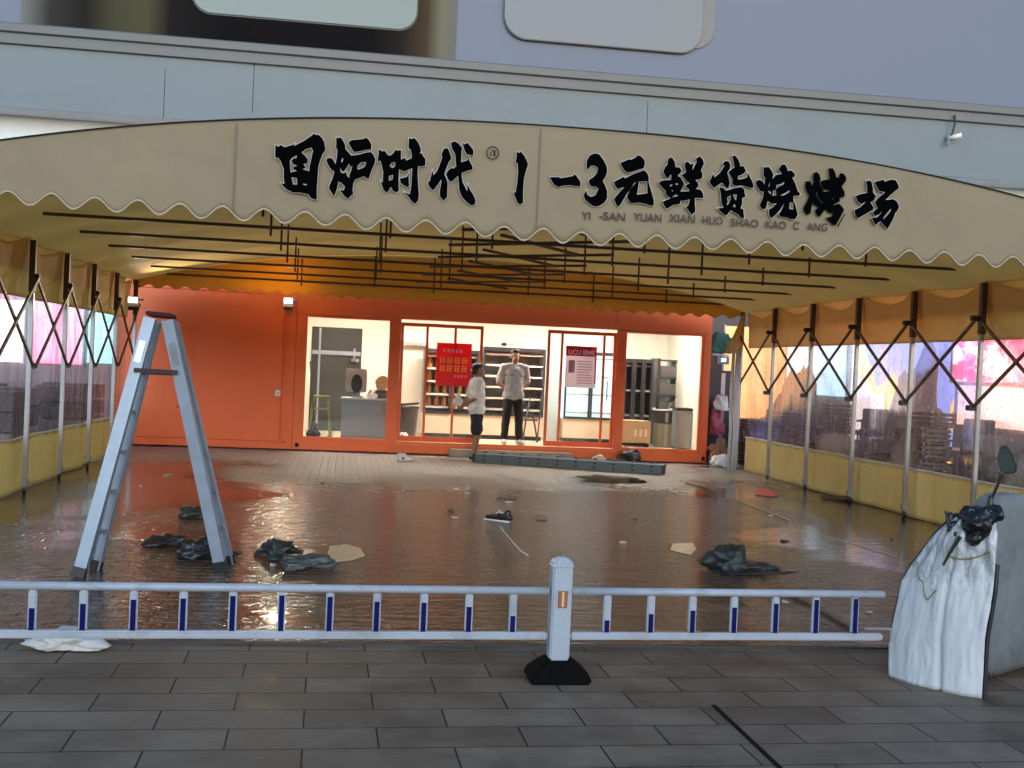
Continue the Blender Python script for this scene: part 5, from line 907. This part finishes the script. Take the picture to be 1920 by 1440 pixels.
MB().add([(x*.058, y*.058, .585) for x, y in ((-1, -1), (1, -1), (1, 1), (-1, 1))]+[(x*.058, y*.058, .607) for x, y in ((-1, -1), (1, -1), (1, 1), (-1, 1))]+[(x*.03, y*.03, .640) for x, y in ((-1, -1), (1, -1), (1, 1), (-1, 1))], [(3, 2, 1, 0), (8, 9, 10, 11)]+[(i+k*4, (i+1) % 4+k*4, (i+1) % 4+4+k*4, i+4+k*4) for k in (0, 1) for i in range(4)]).build('cap', WHITEM, t, bevel=.01)
MB().box(-.012+.012-.02, .028, -.0565, -.0525, .385, .472).build('reflector', mat('copper reflector', (.42, .17, .07), .25, .4), t, bevel=.003); MB().box(-.002, .01, -.059, -.0567, .392, .47).build('reflector_ridge', mat('pale copper', (.75, .45, .28), .3), t)
MB().add([(-.155, -.11, 0), (.165, -.11, 0), (.165, .13, 0), (-.155, .13, 0), (-.15, -.105, .045), (.16, -.105, .045), (.16, .125, .045), (-.15, .125, .045), (-.06, -.058, .125), (.06, -.058, .125), (.06, .06, .125), (-.06, .06, .125)], [(3, 2, 1, 0), (8, 9, 10, 11)]+[(i+k*4, (i+1) % 4+k*4, (i+1) % 4+4+k*4, i+4+k*4) for k in (0, 1) for i in range(4)]).build('rubber_foot', mat('black rubber', (.004, .004, .004), .85, bump=.2, spec=.08), t, bevel=.012)

# ------------------------------------------------------------------ covered scooter at the right
D = V((.82, .57, 0)).normalized(); Wd = V((.57, -.82, 0)).normalized()   # back along the scooter, across it
O = V((3.18, 5.62, 0))
t = thing('covered_scooter', 'parked scooter draped in a dirty white wind cover beside the barrier', 'scooter', O)
nF = -D
def front(px, py, lean=0):
    d = ray(px, py); k = ((O-EYE).dot(nF)-0)/d.dot(nF); P = EYE+d*k; return P-O
Ledge = [front(*q) for q in ((1668, 1268), (1667, 1200), (1690, 1090), (1706, 1058), (1745, 1002), (1772, 972))]
Redge = [front(*q) for q in ((1840, 1310), (1846, 1200), (1860, 1110), (1862, 1060), (1858, 1000), (1850, 968))]
def interp(L_, v):
    k = v*(len(L_)-1); i = min(int(k), len(L_)-2); return L_[i].lerp(L_[i+1], k-i)
def apron(u, v):
    a, b = interp(Ledge, v), interp(Redge, v); P = a.lerp(b, u); P = P+EYE*0
    bul = sin(pi*min(1, max(0, u)))*(.045+.03*v)
    gather = .022*sin(u*34+4*noise.noise(V((u*3, v*2, 1))))*max(0, v-.5)*1.6 + .024*noise.noise(V((u*2.2, v*3.2, 5))) + .014*noise.noise(V((u*9, v*6, 8)))*(.3+v) + .010*abs(noise.noise(V((u*14, v*9, 3)))) - .022*math.exp(-((u-.60+.1*v)/.03)**2)*(1-v*.6)
    return P - D*(bul+gather) + D*(.10*v*v)
def mat_apron():
    M = mat('dirty white quilt', (.62, .64, .66), .6, var=.10, scale=3, bump=.35, bscale=12); tt = M.node_tree; LL = tt.links.new; b = tt.nodes['Principled BSDF']
    src = b.inputs['Base Color'].links[0].from_socket; tc = N(tt, 'ShaderNodeTexCoord'); mp = N(tt, 'ShaderNodeMapping'); mp.inputs['Scale'].default_value = (9, 9, 2.6); LL(tc.outputs['Object'], mp.inputs[0])
    n1 = N(tt, 'ShaderNodeTexNoise', i_Scale=2.2, i_Detail=9, i_Roughness=.75, i_Distortion=1.2); LL(mp.outputs[0], n1.inputs['Vector'])
    sx = N(tt, 'ShaderNodeSeparateXYZ'); LL(tc.outputs['Object'], sx.inputs[0]); zr = N(tt, 'ShaderNodeMapRange', i_From_Min=.30, i_From_Max=.62, i_To_Min=-.30, i_To_Max=.10); LL(sx.outputs[2], zr.inputs[0])
    ad = N(tt, 'ShaderNodeMath', operation='ADD'); LL(n1.outputs[0], ad.inputs[0]); LL(zr.outputs[0], ad.inputs[1])
    mr = N(tt, 'ShaderNodeMapRange', i_From_Min=.50, i_From_Max=.72, i_To_Min=0, i_To_Max=.8); LL(ad.outputs[0], mr.inputs[0])
    mx = N(tt, 'ShaderNodeMix', data_type='RGBA'); mx.inputs[7].default_value = (.14, .14, .13, 1); LL(mr.outputs[0], mx.inputs[0]); LL(src, mx.inputs[6]); LL(mx.outputs[2], b.inputs['Base Color'])
    return M
sheet(MB().grid(apron, 60, 60), 'front_apron', mat_apron(), t, .010)
def ring(z, l0, l1, wl, wr, n=40):
    out = []
    for k in range(n):
        a = 2*pi*k/n; cx = abs(cos(a))**.33*(1 if cos(a) > 0 else -1); sy = abs(sin(a))**.33*(1 if sin(a) > 0 else -1)
        P = D*((l0+l1)/2+cx*(l1-l0)/2) + Wd*((wl+wr)/2+sy*(wr-wl)/2) + V((0, 0, z)); f = .016*noise.noise(P*4+V((2, 3, 4)))+.012*noise.noise(P*11)
        out.append(P*1.0 + (D*cx+Wd*sy)*f)
    return out
rings = [ring(*q_) for q_ in ((.012, .05, 1.40, -.245, .252), (.2, .05, 1.36, -.24, .25), (.45, .06, 1.22, -.205, .25), (.62, .09, 1.06, -.155, .25), (.76, .12, .92, -.08, .25), (.88, .15, .76, .01, .25), (.97, .17, .62, .06, .25), (1.03, .19, .50, .10, .24), (1.05, .24, .42, .14, .20))]
mb = MB(); n = 40; mb.add([p_ for r in rings for p_ in r], [(i*n+k, i*n+(k+1) % n, (i+1)*n+(k+1) % n, (i+1)*n+k) for i in range(len(rings)-1) for k in range(n)]+[tuple(range(n-1, -1, -1)), tuple((len(rings)-1)*n+k for k in range(n))])
o = mb.build('body_cover', mat('grey cover cloth', (.17, .185, .19), .65, var=.25, scale=5, bump=.5, bscale=14, dirt=.55, dirtcol=(.06, .06, .062)), t, smooth=True)
m_ = o.modifiers.new('s', 'SUBSURF'); m_.levels = 1; m_.render_levels = 1
edge = mat('black piping', (.012, .013, .014), .5)
MB().tube([Redge[i]+D*(.03+.06*(i/5)**2) for i in range(4)], .012, 8).build('right_piping', edge, t)
MB().tube([Ledge[i]+D*(.012+.08*(i/5)**2)-Wd*.008 for i in range(1, 6)], .007, 8).build('left_piping', edge, t)
tie = mat('yellow cord', (.24, .21, .07), .6)
def cordp(u, v): return V(apron(u, v))-D*.010
MB().tube([cordp(.45+.5*k/14, .665-.035*sin(pi*k/14)+.02*(k/14)) for k in range(15)], .005, 6).build('tie_cord', tie, t)
MB().tube([cordp(.06+.4*k/14, .62-.25*min(1, k/9)-.0*k+.02*sin(k)) for k in range(15)], .0035, 6).build('hanging_cord', tie, t)
hb = front(1822, 976)+D*.05; wrapc = hb
blob('handlebar_wrap', [('e', hb+V((0, 0, -.01)), (.085, .10, .08)), ('c', hb-Wd*.10+V((0, 0, -.02)), hb+Wd*.10+V((0, 0, .04)), .05, .045), ('c', hb, hb+V((-.02, -.03, -.09)), .05, .04), ('c', hb-Wd*.06, hb-Wd*.11-D*.06+V((0, 0, -.06)), .03, .022)], .010, mat('black wrap film', (.006, .0065, .008), .22, var=.4, bump=.6, bscale=30), t, 2, .03, 14)
lv = front(1775, 1000)+D*.05
blob('brake_lever', [('c', front(1793, 1003), front(1780, 985), .014, .014), ('c', front(1780, 985), front(1773, 958), .014, .006)], .005, BLACKM, t, 2)
MB().tube([front(1805, 1005)-D*.03, front(1792, 1030)-D*.05, front(1778, 1058)-D*.06], [.012, .009, .006], 8).build('cable', BLACKM, t)
m0, m1, m2 = front(1838, 942)+D*.12, front(1850, 915)+D*.12, front(1860, 890)+D*.12
ms = MB().tube([m0, m1, m2], .008, 8).build('mirror_stalk', BLACKM, t)
blob('stalk_base', [('c', m0-V((0, 0, .03)), m0+V((0, 0, .02)), .022, .014)], .005, BLACKM, t, 2)
mc = front(1868, 866)+D*.12
def mirror_outline(s): return [mc+Wd*(x*s)+V((0, 0, z*s))+D*(x*.2*s) for x, z in ((-.045, .02), (-.035, .07), (-.005, .09), (.025, .05), (.055, -.025), (.05, -.06), (.0, -.068), (-.03, -.05))]
a = mirror_outline(1); b = mirror_outline(.7); nn = 8
MB().add([p_-D*.004 for p_ in a]+[p_+D*.03 for p_ in b], [tuple(range(nn)), tuple(range(2*nn-1, nn-1, -1))]+[(i, (i+1) % nn, (i+1) % nn+nn, i+nn) for i in range(nn)]).build('mirror_shell', BLACKM, ms, bevel=.004)
c2 = mirror_outline(.86); MB().add([p_-D*.0075 for p_ in c2]+[p_-D*.0045 for p_ in c2], [tuple(range(nn)), tuple(range(2*nn-1, nn-1, -1))]+[(i, (i+1) % nn, (i+1) % nn+nn, i+nn) for i in range(nn)]).build('mirror_glass', mat('mirror glass', (.14, .17, .15), .12, .7), ms)

# ------------------------------------------------------------------ gap right of the shop
t = thing('rolled_curtain', 'silvery rolled up vinyl curtain tied at the right rear tent corner', 'curtain', (6.60, 18.55, .02))
for k, (dx, dy) in enumerate(((0, 0), (.055, .03), (-.05, .05))): MB().tube([(dx, dy, .0), (dx+.01, dy, .7), (dx-.01, dy, 1.4), (dx, dy, 2.1)], [.035, .03, .034, .028], 10).build('roll', mat('cloudy vinyl', (.55, .57, .60), .25, var=.25, scale=8), t, smooth=True)
t = thing('rail_stub', 'short orange pipe stub fixed at the corner of the shop container', 'pipe', (6.63, YC+.02, .30)); MB().tube([(0, 0, 0), (.32, 0, 0)], .035, 10).build('pipe', ORANGE, t, smooth=True); MB().box(.12, .17, -.02, .02, -.26, -.036).build('support', ORANGE, t)
t = thing('hanging_netting', 'green netting hung above the gap at the right of the shop', 'netting', (6.86, YC+.15, 2.06)); crumple('net', (.16, .1, .34), 3.1, mat('green net', (.03, .12, .08), .6, var=.8, scale=14, bump=.6), t, rough=.7); MB().bar((-.25, 0, .0), (.2, 0, .05), .05).build('bracket', ALU, t)
t = thing('floodlight', 'pale floodlight on a bracket right of the shop container', 'lamp', (6.86, YC+.05, 1.86)); MB().box(-.12, .12, -.05, .05, 0, .14).build('housing', GREYP, t, bevel=.01); MB().box(-.03, .05, -.056, -.051, .05, .11).build('face', FLW, t); MB().bar((-.2, 0, .18), (.12, 0, .16), .03).build('bracket', ALU, t)
t = thing('metal_cabinet', 'dark narrow cabinet in the gap right of the shop', 'cabinet', (6.98, 20.6, 0)); MB().box(-.28, .28, 0, .5, .02, 1.75).build('body', mat('dark blue cabinet', (.03, .035, .05), .4), t, bevel=.01); MB().box(.05, .13, -.012, -.001, .1, 1.7).build('door_strip', STEEL, t)
t = thing('coat_bags', 'pink and white bags hanging in the gap right of the shop', 'bags', (6.84, 20.2, .55))
crumple('pink_bag', (.13, .09, .42), 1.2, mat('pink film', (.42, .10, .14), .5, var=.3), t, rough=.6); c = crumple('white_bag', (.10, .08, .30), 5.7, WHITEP, t, rough=.6); c.location = (.1, -.03, .45)
MB().tube([(0, 0, .4), (.03, .02, .72), (.1, -.02, .74)], .008, 6).build('strap', BLACKM, t)
t = thing('rubbish_heap', 'white and brown rubbish heaped at the foot of the right tent corner', 'rubbish', (6.78, 19.55, .0)); crumple('white_bag', (.16, .14, .2), 8.8, WHITEP, t, rough=.8); c = crumple('brown_bag', (.12, .12, .4), 2.5, mat('rust film', (.25, .11, .06), .6, var=.4), t, rough=.8); c.location = (-.02, .3, 0)

# ------------------------------------------------------------------ neighbours beyond the clear curtains
nb = thing('neighbour_building', 'lit shop row beyond the right clear curtain', 'building', (9.6, 18, 0))
MB().box(0, .8, -7, 5.8, 0, 3.3).build('wall', mat('dull neighbour wall', (.35, .32, .30), .7, var=.15, scale=1), nb)
MB().box(-.03, -.001, -1.22, 2.45, .35, 2.75).build('mural', mat_mural(), nb)
MB().box(-.5, -.001, -7, 5.8, 2.76, 2.95).build('canopy', mat('canopy', (.3, .1, .1), .6), nb)
def panel_r(name, label, cat, y0, y1, z0, z1, m_, X=9.5):
    t = thing(name, label, cat, (X, (y0+y1)/2, z0)); h_ = (y1-y0)/2; MB().box(0, .05, -h_, h_, 0, z1-z0).build('lit_face', m_, t); MB().box(-.02, .06, -h_-.04, -h_-.001, -.03, z1-z0+.03).box(-.02, .06, h_+.001, h_+.04, -.03, z1-z0+.03).build('casing', ALUD, t); return t
panel_r('light_box', 'glowing red shop sign beyond the right curtain near the scooter', 'sign', 12.6, 16.7, 1.72, 2.7, mat_redsign())
panel_r('light_box', 'glowing pale pink panel under the red sign', 'sign', 12.8, 16.5, 1.05, 1.66, mat_emit('pink glow', (1, .62, .55), .7))
panel_r('light_box', 'glowing cold white sign beyond the right curtain', 'sign', 20.5, 23.5, 1.35, 2.6, mat_emit('cyan glow', (.50, .78, 1), .75))
def panel_f(label, x0, x1, z0, z1, m_, Y):
    t = thing('light_box', label, 'sign', ((x0+x1)/2, Y, z0)); h_ = (x1-x0)/2; MB().box(-h_, h_, 0, .05, 0, z1-z0).build('lit_face', m_, t); MB().box(-h_-.04, -h_-.001, -.02, .06, -.03, z1-z0+.03).box(h_+.001, h_+.04, -.02, .06, -.03, z1-z0+.03).build('casing', ALUD, t); return t
panel_f('glowing orange panel at the far end beyond the right curtain', 8.15, 9.55, .75, 2.75, mat_emit('orange glow', (.95, .42, .16), .5), 23.75)
nl = thing('neighbour_building', 'lit shop row beyond the left clear curtain', 'building', (-8, 23.3, 0))
MB().box(-5, 4.2, 0, .5, 0, 3.2).build('wall', mat('dull mauve wall', (.34, .28, .30), .7, var=.15, scale=1), nl)
MB().box(-5, 4.2, -.02, -.001, 0, .9).build('plinth', mat('dark plinth', (.30, .24, .27), .6, var=.7, scale=5), nl)
panel_f('glowing pink panel beyond the left curtain', -6.15, -5.15, 1.3, 2.75, mat_emit('rose glow', (.90, .25, .45), .75), 23.2)
panel_f('glowing white panel beyond the left curtain at the frame edge', -7.6, -6.25, 1.3, 2.5, mat_emit('white glow', (.92, .94, 1), .9), 23.2)
panel_f('glowing cyan panel beyond the left curtain beside the container', -5.05, -3.95, 1.35, 2.7, mat_emit('teal glow', (.40, .85, .92), .85), 23.2)
# far back walls of the side lanes
# stacked stools, tables and bags of the neighbour's terrace
DK = mat('dark rattan', (.16, .13, .115), .6, var=.4, scale=18, bump=.5, bscale=40)
def make_chair():
    t = thing('terrace_chair', 'dark stacked terrace chair beyond the right curtain', 'chair', (0, 0, 0), 0, 'terrace chairs beyond the right curtain')
    MB().box(-.22, .22, -.22, .22, .40, .45).build('seat', DK, t, bevel=.015)
    MB().box(-.22, .22, .18, .23, .45, .85).build('backrest', DK, t, bevel=.015)
    for sx in (-.2, .2):
        for sy in (-.2, .2): MB().bar((sx, sy, .4), (sx*1.05, sy*1.05, 0), .03).build('leg', DK, t)
    for sx in (-.22, .22): MB().bar((sx, -.2, .62), (sx, .2, .64), .035).build('armrest', DK, t)
    return t
chair = make_chair(); first = True
WALLP = mat('terrace white', (.6, .6, .6), .5)
spots = [(8.1, 13.2, 2), (8.7, 14.4, 3), (8.1, 15.3, 4), (8.9, 16.0, 2), (8.2, 17.2, 2), (8.9, 18.2, 3), (8.3, 19.4, 2), (9.0, 20.4, 3), (8.4, 21.6, 2), (8.9, 22.6, 2), (7.7, 12.2, 2)]
for x, y, k in spots:
    for j in range(k):
        c = chair if first else copy_tree(chair); first = False
        c.location = (x+.02*j, y, .01+.17*j); c.rotation_euler = (0, 0, (x*7+y*3) % 6)
        c['label'] = 'dark terrace chair, %s, beyond the right clear curtain' % ('bottom of a stack' if j == 0 else 'stacked on others')
def make_table():
    t = thing('terrace_table', 'round pale terrace table beyond the right curtain', 'table', (0, 0, 0), 0, 'terrace tables beyond the right curtain')
    MB().lathe((0, 0, .70), [(.38, 0), (.40, .01), (.40, .03), (.38, .035)], 24).build('table_top', mat('table white', (.55, .52, .48), .4), t); MB().tube([(0, 0, .02), (0, 0, .70)], .03).build('stem', STEEL, t); MB().lathe((0, 0, 0), [(.22, 0), (.22, .015), (.04, .03)], 20).build('foot', BLACKM, t); return t
tb = make_table()
for i, (x, y) in enumerate(((8.6, 13.4), (8.8, 15.1), (8.8, 17.2), (8.7, 21.0))):
    c = tb if i == 0 else copy_tree(tb); c.location = (x, y, .002)
for i, (x, y, sx, sy, sz, mm) in enumerate(((7.5, 13.0, .16, .14, .36, 'w'), (7.6, 15.4, .18, .15, .40, 'w'), (7.5, 18.0, .2, .16, .44, 'w'), (8.5, 15.9, .32, .26, 1.75, 'd'), (9.0, 21.8, .4, .34, 1.6, 'd'), (7.5, 11.4, .2, .2, .9, 'd'), (7.6, 14.4, .26, .2, .75, 'k'), (7.6, 16.6, .3, .3, .75, 'k'), (7.6, 19.4, .3, .3, .8, 'p'))):
    lb = {'w': 'pale bundle', 'd': 'tall dark covered heap', 'k': 'brown cluttered heap', 'p': 'violet bundle'}[mm]
    t = thing('covered_heap', '%s %s beyond the right curtain' % (lb, ('near the red sign', 'beside stacked chairs', 'at the foot of the mural', 'in front of the blue mural', 'before the cold white sign', 'by the nearest pole', 'between two tables', 'in front of the far tables', 'near the far corner')[i]), 'heap', (x, y, .002))
    crumple('cover', (sx, sy, sz), i*2.3+1, {'w': WHITEP, 'd': DK, 'k': mat('brown clutter', (.36, .26, .2), .7, var=.6, scale=16, bump=.6), 'p': mat('violet film', (.16, .14, .42), .5, var=.4)}[mm], t, rough=.6)
CR = mat('brown crate', (.15, .10, .085), .6, var=.5, scale=14)
def make_crate():
    t = thing('slatted_crate', 'brown slatted crate beyond the right curtain', 'crate', (0, 0, 0), 0, 'slatted crates beyond the right curtain')
    MB().box(-.26, .26, -.19, .19, 0, .02).build('base', CR, t)
    for k in range(3):
        for sx in (-1, 1): MB().box(sx*.25-.01, sx*.25+.01, -.19, .19, .03+.06*k, .07+.06*k).build('slat', CR, t)
        for sy in (-1, 1): MB().box(-.24, .24, sy*.18-.01, sy*.18+.01, .03+.06*k, .07+.06*k).build('slat', CR, t)
    for sx in (-1, 1):
        for sy in (-1, 1): MB().box(sx*.225-.015, sx*.225+.015, sy*.16-.0095, sy*.16+.0095, .02, .21).build('corner_post', WALLP, t)
    return t
cr0 = make_crate(); first = True
for x, y, k, w_ in ((7.75, 14.05, 6, 'behind the covered scooter'), (7.6, 15.0, 4, 'left of the tall dark heap'), (7.7, 16.9, 6, 'in front of the mural'), (7.55, 17.6, 3, 'beside the terrace tables'), (7.7, 19.0, 5, 'below the cold white sign'), (7.6, 20.3, 4, 'at the far end')):
    for j in range(k):
        c = cr0 if first else copy_tree(cr0); first = False
        c.location = (x+RND.uniform(-.03, .03), y+RND.uniform(-.03, .03), .004+.215*j); c.rotation_euler = (0, 0, RND.uniform(-.25, .25)+y)
        c['label'] = 'brown slatted crate, %s, %s' % ('bottom of the stack' if j == 0 else 'top of the stack' if j == k-1 else 'within the stack', w_)
# left side: stacked crates and bags seen dimly
for i, (x, y, s_) in enumerate(((-4.4, 15.2, .28), (-4.7, 17.0, .34), (-4.4, 18.6, .3), (-4.6, 20.2, .36), (-5.6, 18.4, .3))):
    t = thing('crate_stack', 'brown stack of crates beyond the left curtain, %s' % ('nearest the front', 'second from the front', 'third from the front', 'nearest the shop', 'farthest to the left')[i], 'crates', (x, y, .002), i*.3)
    for k in range(4): MB().box(-s_, s_, -s_, s_, .26*k, .26*k+.24).build('crate', mat('dim crate %d' % (k % 3), ((.12, .09, .10), (.2, .17, .18), (.07, .06, .06))[k % 3], .6, var=.4, scale=9), t, bevel=.01)
